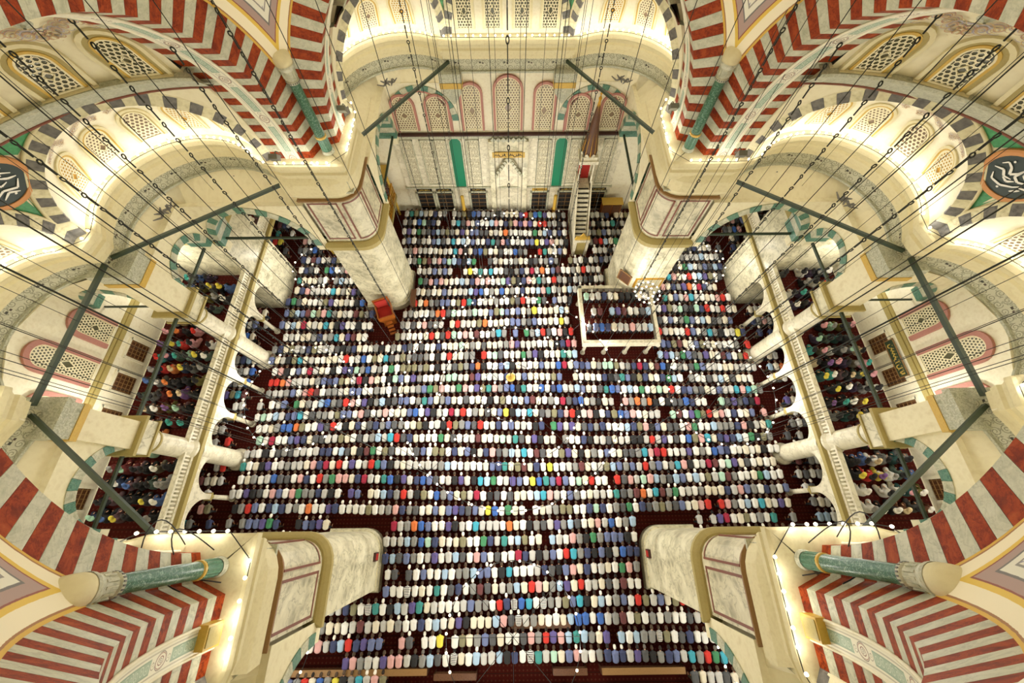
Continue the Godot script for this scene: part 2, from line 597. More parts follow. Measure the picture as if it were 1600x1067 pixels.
func outline(w: float, h: float, grow: float, k := 12) -> Array:
	# round-headed outline from the lower left over the top to the lower right, grown by `grow`
	var r := w / 2
	var out := [Vector2(-r - grow, -grow * 0.0)]
	for i in k + 1:
		var a := PI - PI * i / k
		out.append(Vector2(cos(a) * (r + grow), h - r + sin(a) * (r + grow)))
	out.append(Vector2(r + grow, 0))
	return out

func lattice_mesh(w: float, h: float, pitch: float, th: float, diamond := true) -> ArrayMesh:
	var b := MB.new()
	var r := w / 2
	var rows := int(h / (pitch * 0.87)) + 2
	for j in rows:
		var y := (j + 0.4) * pitch * 0.87
		for i in range(-8, 9):
			var x := (i + (0.5 if j % 2 else 0.0)) * pitch
			var inside := absf(x) < r - pitch * 0.3 and y < h - r or Vector2(x, y - (h - r)).length() < r - pitch * 0.3
			if not inside or y < pitch * 0.25:
				continue
			if diamond and absf(x) / (w * 0.2) + absf(y - h * 0.45) / (h * 0.13) < 1.0:
				continue
			for s in 6:
				var a0 := TAU * s / 6 + PI / 6
				var a1 := TAU * (s + 1) / 6 + PI / 6
				var q0 := pitch * 0.57
				var q1 := q0 - th
				b.quad(Vector3(x + cos(a0) * q1, y + sin(a0) * q1, 0), Vector3(x + cos(a0) * q0, y + sin(a0) * q0, 0), Vector3(x + cos(a1) * q0, y + sin(a1) * q0, 0), Vector3(x + cos(a1) * q1, y + sin(a1) * q1, 0))
	var o1 := outline(w, h, 0.0)
	var o0 := outline(w - th * 4, h - th * 2, 0.0)
	b.band(o0, o1, -0.03, 0.02)
	b.box(Vector3(0, th, 0), Vector3(w, th * 2, 0.05))
	if diamond:
		var dm := [Vector2(-w * 0.2, h * 0.45), Vector2(0, h * 0.58), Vector2(w * 0.2, h * 0.45), Vector2(0, h * 0.32), Vector2(-w * 0.2, h * 0.45)]
		var di := []
		for p in dm:
			di.append(Vector2(0, h * 0.45) + (p - Vector2(0, h * 0.45)) * 0.8)
		b.band(di, dm, -0.03, 0.03)
	return b.mesh()

func scroll_mesh(w: float, h: float, lw: float, seed_: int, z := 0.0) -> ArrayMesh:
	# mirrored S-scrolls that gather to a peak
	var b := MB.new()
	var r := RandomNumberGenerator.new()
	r.seed = seed_
	for i in 5:
		var t := i / 4.0
		var at := Vector2(w * (0.05 + 0.42 * t), h * (0.75 - 0.62 * t) + r.randf_range(-0.05, 0.05) * h)
		var s := w * r.randf_range(0.06, 0.11)
		var a := r.randf() * TAU
		for m in [-1.0, 1.0]:
			var pts := []
			for p in spiral(at, s, a, 1.3, 1.0, 16):
				pts.append(Vector2(p.x * m, p.y))
			b.ribbon(pts, lw, z)
			var arc := []
			for q in 10:
				var u := q / 9.0
				arc.append(Vector2((at.x + s * (u * 2.2 - 1.0)) * m, at.y + s * 0.9 * sin(u * 3.0) + s * 0.4))
			b.ribbon(arc, lw * 0.8, z)
	return b.mesh()

var win_cache := {}
func window_shapes(style: String, w: float, h: float) -> Dictionary:
	var key := "%s %.2f %.2f" % [style, w, h]
	if win_cache.has(key):
		return win_cache[key]
	var d := {"parts": []}
	var pane := MB.new()
	var po := PackedVector2Array(outline(w, h, 0.0))
	po.reverse()
	pane.plate(po, -0.1, 0.02)
	var put := func(called: String, inner: float, outer: float, z0: float, z1: float, m: String) -> void:
		var b := MB.new()
		b.band(outline(w, h, inner), outline(w, h, outer), z0, z1)
		b.box(Vector3(-w / 2 - (inner + outer) / 2, z1 / 2, z1 / 2), Vector3(outer - inner, 0.02, 0.04))
		d.parts.append([called, b.mesh(), m])
	if style == "dome":
		put.call("inner_frame", 0.0, 0.12, -0.3, 0.08, "trim_gold")
		put.call("middle_frame", 0.12, 0.32, -0.3, 0.05, "trim_olive")
		put.call("outer_frame", 0.32, 0.5, -0.3, 0.12, "cornice")
		var sill := MB.new()
		sill.box(Vector3(0, -0.12, 0.05), Vector3(w + 1.0, 0.2, 0.3))
		d.parts.append(["sill", sill.mesh(), "cornice"])
		d.parts.append(["pane", pane.mesh(), "night_glass"])
		d.parts.append(["lattice", Transform3D(), lattice_mesh(w, h, 0.24, 0.04), "lattice"])
	elif style == "pink":
		put.call("frame", 0.0, 0.34, -0.1, 0.12, "pink")
		put.call("inner_frame", -0.06, 0.0, -0.1, 0.07, "lattice")
		d.parts.append(["pane", pane.mesh(), "night_glass"])
		d.parts.append(["lattice", Transform3D(), lattice_mesh(w, h, 0.21, 0.045), "lattice"])
	elif style == "lunette":
		put.call("frame", 0.0, 0.16, -0.1, 0.1, "cornice")
		d.parts.append(["pane", pane.mesh(), "night_glass"])
		d.parts.append(["lattice", Transform3D(), lattice_mesh(w, h, 0.22, 0.042), "lattice"])
	elif style == "prayer":
		put.call("frame", 0.0, 0.2, -0.1, 0.12, "pink")
		d.parts.append(["pane", pane.mesh(), "tinted_glass"])
		d.parts.append(["lattice", Transform3D(), lattice_mesh(w, h, 0.25, 0.045), "lattice"])
	elif style == "conch" or style == "amber" or style == "stained":
		put.call("inner_frame", 0.0, 0.1, -0.2, 0.08, "trim_olive" if style == "stained" else "trim_gold")
		put.call("outer_frame", 0.1, 0.24, -0.2, 0.12, "cornice")
		d.parts.append(["pane", pane.mesh(), "amber_glass" if style == "amber" else "tinted_glass"])
		d.parts.append(["lattice", Transform3D(), lattice_mesh(w, h, 0.24 if style == "stained" else 0.19, 0.045 if style == "stained" else 0.05, style != "stained"), "lattice"])
	win_cache[key] = d
	return d

var win_no := 0
func crest(o: Node3D, at: Transform3D, w: float, h: float, lw: float) -> void:
	# painted scrolls over a window, laid on the curve of the vault
	var key := "crest %.2f %.2f" % [w, h]
	if not win_cache.has(key):
		win_cache[key] = [scroll_mesh(w, h, lw, 4), scroll_mesh(w * 0.97, h * 1.1, lw * 0.7, 9, 0.012), scroll_mesh(w * 0.95, h, lw * 0.6, 19, 0.02)]
	for i in 3:
		part(o, "scrollwork", win_cache[key][i], M[["scroll_mauve", "scroll_brown", "scroll_ochre"][i]], o.transform.affine_inverse() * at)

func window(style: String, w: float, h: float, at: Transform3D, label: String, group := "") -> Node3D:
	win_no += 1
	var o := Node3D.new()
	o.name = "window_%d" % win_no
	o.transform = at
	add_child(o)
	meta(o, label, "window", group, "structure")
	for p in window_shapes(style, w, h).parts:
		if p.size() == 4:
			part(o, p[0], p[2], M[p[3]], Transform3D(Basis(), Vector3(0, 0, 0.05)) * p[1])
		else:
			part(o, p[0], p[1], M[p[2]])
	return o

func on_sphere(c: Vector3, r: float, az: float, el: float, inset: float, drop: float) -> Transform3D:
	# tangent frame on the inside of a sphere: az from outward (-z) towards +x; z looks to the centre
	var d := Vector3(sin(az) * cos(el), sin(el), -cos(az) * cos(el))
	var z := -d
	var up := Vector3(-sin(az) * sin(el), cos(el), cos(az) * sin(el))
	var x := up.cross(z)
	return Transform3D(Basis(x, up, z), c + d * (r - inset) - up * drop)

func exedra_frame(s: float) -> Transform3D:
	# s = -1 the one towards negative x of the side, +1 the other
	var dir := Vector2(LQ - 11.0, OB - OW)
	var th := atan2(absf(dir.y), absf(dir.x))
	return Transform3D(Basis(Vector3.UP, -s * th), Vector3(s * (11.0 + LQ) / 2, YS, -(OB + OW) / 2))

func ex_radius() -> float:
	return Vector2(11.0 - LQ, OW - OB).length() / 2

func arc_pts(c: Vector2, r: float, a0: float, a1: float, k: int) -> Array:
	var out := []
	for i in k + 1:
		var a := lerpf(a0, a1, float(i) / k)
		out.append(c + Vector2(sin(a), cos(a)) * r)
	return out

func cornice_path(k: int) -> Array:
	var e := exedra_frame(-1.0)
	var th := acos(clampf(e.basis.z.z, -1.0, 1.0))
	var r := ex_radius() - 0.3
	var pts := [Vector2(-12.0, 10.9), Vector2(-10.9, 10.9), Vector2(-10.9, OB - 0.2)]
	var a := arc_pts(Vector2(e.origin.x, -e.origin.z), r, -th - PI / 2 + 0.05, -th + PI / 2 - 0.05, 22)
	pts.append_array(a)
	if k == 1 or k == 3:
		pts.append_array(arc_pts(Vector2(0, OW), LQ - 0.3, -PI / 2, PI / 2, 16))
	else:
		pts.append(Vector2(-LQ + 0.2, OW - 0.1))
		pts.append(Vector2(LQ - 0.2, OW - 0.1))
	a.reverse()
	for p in a:
		pts.append(Vector2(-p.x, p.y))
	pts.append_array([Vector2(10.9, OB - 0.2), Vector2(10.9, 12.0)])
	return pts

# ------------------------------------------------------------------ the building
const SIDE := ["prayer", "left", "entrance", "right"]

func build_shell() -> void:
	var f := MB.new()
	f.box(Vector3(0, -0.25, CZ), Vector3(2 * XW + 2, 0.5, 2 * OW + 3))
	var fl := solo("floor", f.mesh(), M.carpet, "dark red patterned prayer carpet over the whole floor", "floor", Transform3D(), "", "structure")
	fl.set_meta("kind", "structure")
	# outer walls
	var wq := MB.new()
	wq.box(Vector3(0, 7.55, CZ - OW - 0.6), Vector3(2 * XW + 2, 15.1, 1.2))
	wq.box(Vector3(0, 17.2, CZ - OW - 0.6), Vector3(2 * LQ + 0.4, 4.2, 1.2))
	solo("wall_qibla", wq.mesh(), M.plaster_pale, "cream plaster wall behind the prayer niche", "wall", Transform3D(), "", "structure")
	var wb := MB.new()
	wb.box(Vector3(0, 10.0, CZ + OW + 0.6), Vector3(2 * XW + 2, 20.0, 1.2))
	solo("wall_entrance", wb.mesh(), M.plaster_pale, "cream entrance wall below the camera", "wall", Transform3D(), "", "structure")
	for s in [-1, 1]:
		var w := MB.new()
		w.box(Vector3(s * (XW + 0.5), 10.0, CZ), Vector3(1.0, 20.0, 2 * OW + 3))
		var o := solo("wall_left" if s < 0 else "wall_right", w.mesh(), M.plaster_pale, "cream outer wall of the %s gallery" % ("left" if s < 0 else "right"), "wall", Transform3D(), "", "structure")
		var tr := MB.new()
		for q in [[9.1, 0.35, 0.18], [9.4, 0.2, 0.1]]:
			tr.box(Vector3(s * (XW - q[2] / 2), q[0], CZ), Vector3(q[2], q[1], 2 * OW))
		part(o, "moulding", tr.mesh(), M.trim_olive)
		# flat ceilings over the gallery and the corner bays, hidden from the camera by the conches
		var c := MB.new()
		for e in [-1, 1]:
			c.box(Vector3(s * 27.45, 15.05, CZ + e * 14.9), Vector3(5.5, 0.3, 19.0))
			c.box(Vector3(s * 17.9, 15.05, CZ + e * 19.7), Vector3(13.0, 0.3, 9.4))
		solo("ceiling", c.mesh(), M.plaster, "cream ceiling over the %s gallery and corner bays" % ("left" if s < 0 else "right"), "ceiling", Transform3D(), "", "structure")
	# drum and dome above the camera
	var d := MB.new()
	d.lathe([[A, YS + crown(RO) - 0.05], [A + 0.1, YS + crown(RO) + 6.0]], 48, Vector3(0, 0, CZ))
	var prof := []
	for i in 13:
		var a := PI / 2 * i / 12
		prof.append([maxf(0.01, (A + 0.1) * cos(a)), YS + crown(RO) + 6.0 + (A + 0.1) * sin(a)])
	d.lathe(prof, 48, Vector3(0, 0, CZ))
	solo("ceiling", d.mesh(), M.plaster, "main dome rising above the camera", "ceiling", Transform3D(), "", "structure")

func build_arch(k: int) -> void:
	var t := side(k)
	var o := thing("great_arch", "great arch of red and grey marble voussoirs on the %s side" % SIDE[k], "arch", t, "great arches under the dome", "structure")
	var n := 36
	var am := acos(PC / (RI + PC))
	var sec := [Vector2(RO + PC, A), Vector2(RI + PC, OK), Vector2(RI + PC, OB), Vector2(RO + PC, OB)]
	var v := voussoir(sec, am / n * 0.975, 1)
	for s in [-1.0, 1.0]:
		for i in n:
			var a: float = s * (PI / 2 - am * (i + 0.5) / n)
			part(o, "voussoir", v, M.stone_red if i % 2 == 0 else M.stone_white, Transform3D(Basis(Vector3(0, 0, 1), -a), Vector3(-s * PC, YS, 0)))
	var core := MB.new()
	var bd := MB.new()
	var ed := MB.new()
	var ring := func(s: float, a: float, r: float, z: float) -> Vector3:
		var q := am * a
		return Vector3(s * ((r + PC) * cos(q) - PC), YS + (r + PC) * sin(q), -z)
	for s in [-1.0, 1.0]:
		core.grid(24, 1, func(a: float, b: float) -> Vector3: return ring.call(s, a, lerpf(RO, RI, b) + 0.04, lerpf(A, OK, b)))
		core.grid(24, 1, func(a: float, b: float) -> Vector3: return ring.call(s, a, RI + 0.03, lerpf(OK, OB, b)))
		# closes the slit between the soffit's back edge and the half dome
		core.grid(14, 1, func(a: float, b: float) -> Vector3:
			var h := 6.5 * a
			return Vector3(s * lerpf(sqrt(RI * RI - h * h) - 0.03, sqrt((RI + PC) * (RI + PC) - h * h) - PC + 0.15, b), YS + h, -OB - 0.02))
		var ni := 6
		for i in ni:
			bd.grid(6, 1, func(a: float, b: float) -> Vector3: return ring.call(s, (i + a) / ni, RI - 0.05, lerpf(13.1, 13.85, b)))
		for z in [13.07, 13.88]:
			var pts := []
			for i in 25:
				pts.append(ring.call(s, i / 24.0, RI - 0.04, z))
			ed.tube(pts, 0.06, 5)
	part(o, "mortar", core.mesh(), M.plaster)
	part(o, "ornament_band", bd.mesh(), M.ornament_band)
	part(o, "band_border", ed.mesh(), M.plaster_pale)

func build_pendentive(k: int) -> void:
	var t := side(k)
	var b := MB.new()
	var h0 := 4.6
	b.grid(18, 18, func(a: float, q: float) -> Vector3:
		var h := h0 + (crown(RO) - h0) * q
		var rho := pend_rho(h)
		var az := -PI / 4 + (a - 0.5) * 2.0 * maxf(pend_half(h), 0.02)
		return Vector3(sin(az) * rho, YS + h, -cos(az) * rho), true)
	var o := solo("pendentive", b.mesh(), M.pendentive, "%s pendentive with scroll painting framed in gold" % ["far left", "near left", "near right", "far right"][k], "vault", t, "painted pendentives under the dome", "structure")
	# rounded corbel at its foot
	var c := MB.new()
	c.grid(20, 6, func(u: float, q: float) -> Vector3:
		var m := lerpf(11.35, 11.85, q * q)
		var r := lerpf(0.42, 0.62, q)
		return Vector3(-m + r * sin(u * TAU), YS + 5.2 + 0.95 * q, -m + r * cos(u * TAU)))
	part(o, "corbel", c.mesh(), M.cornice)

func build_green_column(k: int) -> void:
	var at := side(k) * shift(-11.35, YS + 0.05, -11.35) * Transform3D(Basis().scaled(Vector3(0.8, 1, 0.8)), Vector3.ZERO)
	var o := thing("green_column", "veined green marble column on the %s pier cornice" % ["far left", "near left", "near right", "far right"][k], "column", at, "green corner columns")
	var b := MB.new()
	b.lathe([[0.46, 0.0], [0.46, 0.12], [0.4, 0.2]], 20)
	part(o, "base", b.mesh(), M.stone_grey)
	var fl := MB.new()
	fl.lathe([[0.37, 0.2], [0.37, 1.05]], 20)
	for i in 14:
		var a := TAU * i / 14
		fl.rod(Vector3(sin(a) * 0.36, 0.25, cos(a) * 0.36), Vector3(sin(a) * 0.36, 1.0, cos(a) * 0.36), 0.05, 5)
	part(o, "fluted_foot", fl.mesh(), M.stone_green)
	var rg := MB.new()
	rg.lathe([[0.37, 1.02], [0.42, 1.06], [0.42, 1.16], [0.37, 1.2]], 20)
	part(o, "gilt_ring", rg.mesh(), M.trim_gold)
	var s := MB.new()
	s.lathe([[0.37, 1.18], [0.36, 2.6], [0.34, 4.3]], 20)
	part(o, "shaft", s.mesh(), M.green_marble)
	var c := MB.new()
	c.lathe([[0.36, 4.25], [0.44, 4.3], [0.44, 4.42], [0.38, 4.46], [0.4, 4.7], [0.46, 4.95], [0.55, 5.1], [0.55, 5.2]], 20)
	for i in 12:
		var a := TAU * i / 12
		c.box(Vector3(sin(a) * 0.42, 4.72, cos(a) * 0.42), Vector3(0.1, 0.34, 0.08), Basis(Vector3.UP, a))
	part(o, "capital", c.mesh(), M.stone_white)
	var dk := MB.new()
	for i in 20:
		var a := TAU * i / 20
		dk.box(Vector3(sin(a) * 0.445, 4.36, cos(a) * 0.445), Vector3(0.06, 0.08, 0.03), Basis(Vector3.UP, a))
	part(o, "bead_ring", dk.mesh(), M.stone_dark)

func drum_r(h: float) -> float:
	# radius of a half dome above its ledge: a steep window zone, then the curve
	var p := [[6.0, 8.95], [7.3, 8.4], [8.4, 7.85], [9.5, 6.95], [10.5, 5.75], [11.2, 4.5], [11.7, 3.2], [12.05, 1.8], [12.2, 0.0]]
	for i in p.size() - 1:
		if h <= p[i + 1][0]:
			return lerpf(p[i][1], p[i + 1][1], clampf((h - p[i][0]) / (p[i + 1][0] - p[i][0]), 0.0, 1.0))
	return 0.0

func on_drum(az: float, h: float, tilt: float, inset: float) -> Transform3D:
	var d := Vector3(sin(az), 0, -cos(az))
	var up := (Vector3.UP * cos(tilt) - d * sin(tilt)).normalized()
	var z := (-d * cos(tilt) - Vector3.UP * sin(tilt)).normalized()
	return Transform3D(Basis(up.cross(z), up, z), Vector3(0, YS + h, -OB) + d * drum_r(h) + z * inset)

func build_halfdome(k: int) -> void:
	var t := side(k)
	var c := Vector3(0, YS, -OB)
	var azq := atan2(LQ, OW - OB)
	var aze := (PI / 2 + azq) / 2
	var he := (PI / 2 - azq) / 2
	var low := func(az: float) -> float:
		var q := absf(az)
		if q < azq:
			return acos(clampf(cos(azq) / cos(q), -1.0, 1.0))
		return acos(clampf(cos(he) / cos(q - aze), -1.0, 1.0))
	var b := MB.new()
	var top_el := asin(6.25 / RI)
	var cuts := [-PI / 2, -azq, azq, PI / 2]
	for i in 3:
		b.grid(24 if i != 1 else 16, 8, func(a: float, q: float) -> Vector3:
			var az := lerpf(cuts[i], cuts[i + 1], a)
			var el := lerpf(low.call(az), top_el, q)
			return c + Vector3(sin(az) * cos(el), sin(el), -cos(az) * cos(el)) * RI, true)
	b.grid(40, 18, func(a: float, q: float) -> Vector3:
		var az := lerpf(-PI / 2, PI / 2, a)
		var h := 6.2 + 6.0 * sin(q * PI / 2)
		return c + Vector3(sin(az) * drum_r(h), h, -cos(az) * drum_r(h)), true)
	var o := solo("half_dome", b.mesh(), M.plaster, "cream half dome on the %s side" % SIDE[k], "vault", t, "half domes around the main dome", "structure")
	# ledge under the windows
	var lg := MB.new()
	var path := []
	for i in 33:
		var az := lerpf(-1.62, 1.62, i / 32.0)
		path.append(Vector2(sin(az) * 9.25, OB + cos(az) * 9.25))
	lg.sweep(path, [Vector2(-0.3, 24.2), Vector2(0.02, 24.25), Vector2(0.2, 24.45), Vector2(0.5, 24.75), Vector2(0.8, 25.0), Vector2(0.82, 25.15), Vector2(-0.6, 25.3)])
	part(o, "ledge", lg.mesh(), M.stone_grey)
	var be := MB.new()
	var bp := []
	for i in 33:
		var az := lerpf(-1.62, 1.62, i / 32.0)
		bp.append(Vector3(sin(az) * 9.2, 24.28, -OB - cos(az) * 9.2))
	be.tube(bp, 0.07, 6)
	part(o, "red_bead", be.mesh(), M.inlay_red)
	# arch rings and conches
	for s in [-1.0, 1.0]:
		conch(k, t * exedra_frame(s), ex_radius(), s)
	if k == 1 or k == 3:
		conch(k, t * Transform3D(Basis(), Vector3(0, YS, -OW)), LQ, 0.0)
	else:
		var lun := MB.new()
		var poly := PackedVector2Array()
		for i in 25:
			var a := PI * i / 24
			poly.append(Vector2(cos(a) * (LQ + 0.1), sin(a) * (LQ + 0.1)))
		lun.plate(poly, -0.6, 0.05)
		part(o, "lunette", lun.mesh(), M.plaster_pale, Transform3D(Basis(), Vector3(0, YS, -OW)))
		arch_ring(o, LQ - 0.55, LQ + 0.02, -0.12, 0.1, 29, M.stone_dark, M.stone_buff, Transform3D(Basis(), Vector3(0, YS, -OW)))
	# green triangles and roundels between the arches, on the sides that the camera sees
	for s in [-1.0, 1.0]:
		if k == 2:
			continue
		for tri_ in [[[0.16, 0.44], [0.38, 0.555], [0.02, 0.555]], [[-0.01, 0.07], [-0.09, 0.255], [0.065, 0.255]], [[-0.16, 0.47], [-0.04, 0.555], [-0.4, 0.555]]]:
			var g := MB.new()
			g.grid(6, 6, func(a: float, q: float) -> Vector3:
				var p0: Vector2 = Vector2(tri_[0][0], tri_[0][1])
				var p1: Vector2 = Vector2(tri_[1][0], tri_[1][1])
				var p2: Vector2 = Vector2(tri_[2][0], tri_[2][1])
				var p := p0.lerp(p1, a).lerp(p2, q)
				var az: float = s * (azq + p.x)
				return c + Vector3(sin(az) * cos(p.y), sin(p.y), -cos(az) * cos(p.y)) * (RI - 0.05), s > 0)
			part(o, "green_panel", g.mesh(), M.green_panel)
	if k == 1 or k == 3:
		for i in 5:
			var az := deg_to_rad(80.0 - 21.0 * i) * (1.0 if k == 1 else -1.0)
			var wn := window("dome", 1.25, 2.1, t * on_drum(az, 6.5, 0.44, 0.12), "gilt-framed lattice window of the %s half dome, number %s from the far arch" % [SIDE[k], ["one", "two", "three", "four", "five"][i]], "half dome windows")
			crest(wn, t * on_drum(az, 8.5, 0.7, 0.1), 3.2, 1.3, 0.034)
		for i in 2:
			var az := deg_to_rad(68.0 - 21.0 * i) * (1.0 if k == 1 else -1.0)
			var ros := MB.new()
			ros.lathe([[0.32, 0.0], [0.28, 0.06], [0.08, 0.1], [0.05, 0.2]], 16)
			solo("ceiling_rosette", ros.mesh(), M.stone_grey, "small grey ceiling rosette on the %s half dome, %s" % [SIDE[k], "nearer the arch" if i == 0 else "farther from the arch"], "rosette", t * on_drum(az, 9.4, 0.75, 0.0) * Transform3D(Basis(Vector3.RIGHT, PI / 2), Vector3.ZERO), "ceiling rosettes")

func conch(k: int, t: Transform3D, r: float, s: float) -> void:
	var rc := r - 0.55
	var where: String = ["%s side, middle bay" % SIDE[k], "%s side, %s corner" % [SIDE[k], "first" if s < 0 else "second"]][0 if s == 0.0 else 1]
	var o := thing("conch", "small half-domed niche ringed with grey and cream voussoirs, %s" % where, "niche", t, "corner niches of the half domes", "structure")
	var b := MB.new()
	b.grid(28, 12, func(a: float, q: float) -> Vector3:
		var az := lerpf(-PI / 2, PI / 2, a)
		var el := q * PI / 2
		return Vector3(sin(az) * cos(el), sin(el), -cos(az) * cos(el)) * rc, true)
	b.grid(28, 1, func(a: float, q: float) -> Vector3:
		var az := lerpf(-PI / 2, PI / 2, a)
		return Vector3(sin(az) * rc, lerpf(-1.6, 0.0, q), -cos(az) * rc), true)
	part(o, "shell", b.mesh(), M.plaster_pale)
	arch_ring(o, rc, r + 0.06, -0.14, 0.3, 33 if r > 5 else 27, M.stone_dark, M.stone_buff, Transform3D())
	var rim := MB.new()
	var p0 := []
	for i in 33:
		var a := PI * i / 32
		p0.append(Vector3(cos(a) * (r + 0.1), sin(a) * (r + 0.1), 0.1))
	rim.tube(p0, 0.1, 5)
	part(o, "rim", rim.mesh(), M.cornice)
	if k == 2 or (k == 1 and s < 0) or (k == 3 and s > 0):
		return
	var list := [-58.0, -29.0, 0.0, 29.0, 58.0] if r > 5 else [-50.0, 0.0, 50.0]
	for i in list.size():
		var st: String = ["stained", "amber", "conch"][(i + k) % 3]
		if k == 0:
			st = "conch" if i % 2 else "amber"
		var wn := window(st, 1.25, 2.1, t * on_sphere(Vector3.ZERO, rc, deg_to_rad(list[i]), deg_to_rad(18.0), 0.14, 1.05), "arched %s window in the niche on the %s, number %d along the cornice" % [{"stained": "leaded", "amber": "amber glass", "conch": "white lattice"}[st], where, i + 1], "niche windows")
		crest(wn, t * on_sphere(Vector3.ZERO, rc, deg_to_rad(list[i]), deg_to_rad(38.0), 0.07, 0.45), 1.9, 0.95, 0.018)

func build_cornice(k: int) -> void:
	var t := side(k)
	var path := cornice_path(k)
	var b := MB.new()
	b.sweep(path, [Vector2(0.05, 17.1), Vector2(0.3, 17.2), Vector2(0.34, 17.5), Vector2(0.42, 17.55), Vector2(0.5, 17.9), Vector2(0.42, 18.05), Vector2(0.55, 18.3), Vector2(0.7, 18.45), Vector2(0.7, 18.75), Vector2(0.6, 18.85), Vector2(-1.3, 18.86)])
	var o := Node3D.new()
	o.name = "trim_%d" % (k + 1)
	o.transform = t
	add_child(o)
	meta(o, "cream moulded cornice with patterned grey frieze along the %s side" % SIDE[k], "cornice", "", "structure")
	part(o, "cornice", b.mesh(), M.cornice)
	var f := MB.new()
	f.sweep(path, [Vector2(0.02, 16.15), Vector2(0.06, 17.15)])
	part(o, "frieze", f.mesh(), M.frieze)
	var g := MB.new()
	g.sweep(path, [Vector2(-0.3, 16.0), Vector2(0.16, 16.02), Vector2(0.16, 16.16), Vector2(0.0, 16.18)])
	part(o, "fillet", g.mesh(), M.stone_grey)
	if k == 2:
		path = path.slice(0, 8)
	# the string of bulbs on the cornice
	var l := thing("bulb_string", "string of bare round bulbs on the cornice of the %s side" % SIDE[k], "lights", t, "cornice bulb strings")
	var wire := MB.new()
	var wp := []
	var bulb := MB.new()
	bulb.lathe([[0.0, -0.075], [0.05, -0.055], [0.075, 0.0], [0.05, 0.055], [0.0, 0.075]], 8)
	var bm := bulb.mesh()
	var acc := 0.3
	var count := 0
	for rep in (2 if k == 2 else 1):
		var pp := path
		if rep == 1:
			pp = [Vector2(10.9, OB - 0.2), Vector2(10.9, 12.0)]
		for i in pp.size() - 1:
			var p0: Vector2 = pp[i]
			var p1: Vector2 = pp[i + 1]
			var d := (p1 - p0).normalized()
			var nn := Vector2(d.y, -d.x) * 0.8
			var len := p0.distance_to(p1)
			while acc < len:
				var q := p0 + d * acc + nn
				var at := Vector3(q.x, 19.12, -q.y)
				part(l, "bulb", bm, M.bulb, shift(at.x, at.y, at.z))
				wp.append(at - Vector3(0, 0.12, 0))
				if count % 2 == 1:
					omni(t * at, bulb_energy)
				count += 1
				acc += 0.56
			acc -= len
	wire.tube(wp.slice(0, count - (6 if k == 2 else 0)), 0.02, 4)
	part(l, "cable", wire.mesh(), M.black)

var bulb_energy := 0.62
var chandelier_energy := 4.8

func build_pier(k: int) -> void:
	var t := side(k)
	var o := thing("pier", "massive marble pier with red inlaid panels, %s" % ["far left beside the preacher's chair", "near left under the camera", "near right under the camera", "far right behind the raised platform"][k], "pier", t, "four piers carrying the dome", "structure")
	var poly := []
	for i in 7:
		var a := PI / 2 * i / 6
		poly.append(Vector2(-12.1 + 1.4 * cos(a), 12.1 - 1.4 * sin(a)))
	poly.append_array([Vector2(-14.8, 10.7), Vector2(-14.8, 14.8), Vector2(-10.7, 14.8)])
	var stack := func(called: String, m: String, rows: Array) -> void:
		var b := MB.new()
		var ps := []
		var ys := []
		for r in rows:
			ps.append(mitre(poly, r[0]))
			ys.append(r[1])
		b.loft(ps, ys)
		part(o, called, b.mesh(), M[m])
	stack.call("plinth", "marble", [[0.22, 0.0], [0.22, 0.7], [0.12, 0.8], [0.1, 1.0]])
	stack.call("lower_shaft", "marble", [[0.0, 1.0], [0.0, 10.0]])
	stack.call("middle_moulding", "trim_olive", [[0.0, 9.9], [0.16, 10.05], [0.16, 10.2], [0.3, 10.35], [0.3, 10.6], [0.12, 10.8], [0.0, 10.9]])
	stack.call("upper_shaft", "marble", [[-0.12, 10.85], [-0.12, 15.4]])
	stack.call("upper_moulding", "trim_brown", [[-0.1, 15.25], [0.1, 15.35], [0.14, 15.5], [-0.05, 15.55]])
	stack.call("neck", "cornice", [[-0.1, 15.5], [0.05, 15.8], [0.3, 16.2], [0.35, 17.1], [0.0, 18.6]])
	# red inlay frames
	var inl := MB.new()
	for e in [0, 1]:
		var fr := func(u0: float, u1: float, y0: float, y1: float) -> void:
			for q in [[u0, (u0 + u1) / 2, 0], [u1, 0, 1]]:
				pass
			var w := 0.13
			var boxes := [[(u0 + u1) / 2, y0, u1 - u0 + w, w], [(u0 + u1) / 2, y1, u1 - u0 + w, w], [u0, (y0 + y1) / 2, w, y1 - y0], [u1, (y0 + y1) / 2, w, y1 - y0]]
			for q in boxes:
				if e == 0:
					inl.box(Vector3(-q[0], q[1], -10.82), Vector3(q[2], q[3], 0.05))
				else:
					inl.box(Vector3(-10.82, q[1], -q[0]), Vector3(0.05, q[3], q[2]))
		fr.call(12.4, 14.45, 11.25, 15.0)
	for y in [11.25, 15.0]:
		inl.grid(10, 1, func(a: float, b: float) -> Vector3:
			var q := lerpf(0.12, PI / 2 - 0.12, a)
			return Vector3(-12.1 + 1.3 * cos(q), y + (b - 0.5) * 0.13, -12.1 + 1.3 * sin(q)))
	for q in [0.12, PI / 2 - 0.12]:
		inl.box(Vector3(-12.1 + 1.29 * cos(q), 13.12, -12.1 + 1.29 * sin(q)), Vector3(0.11, 3.75, 0.11), Basis(Vector3.UP, -q))
	part(o, "red_inlay", inl.mesh(), M.inlay_red)

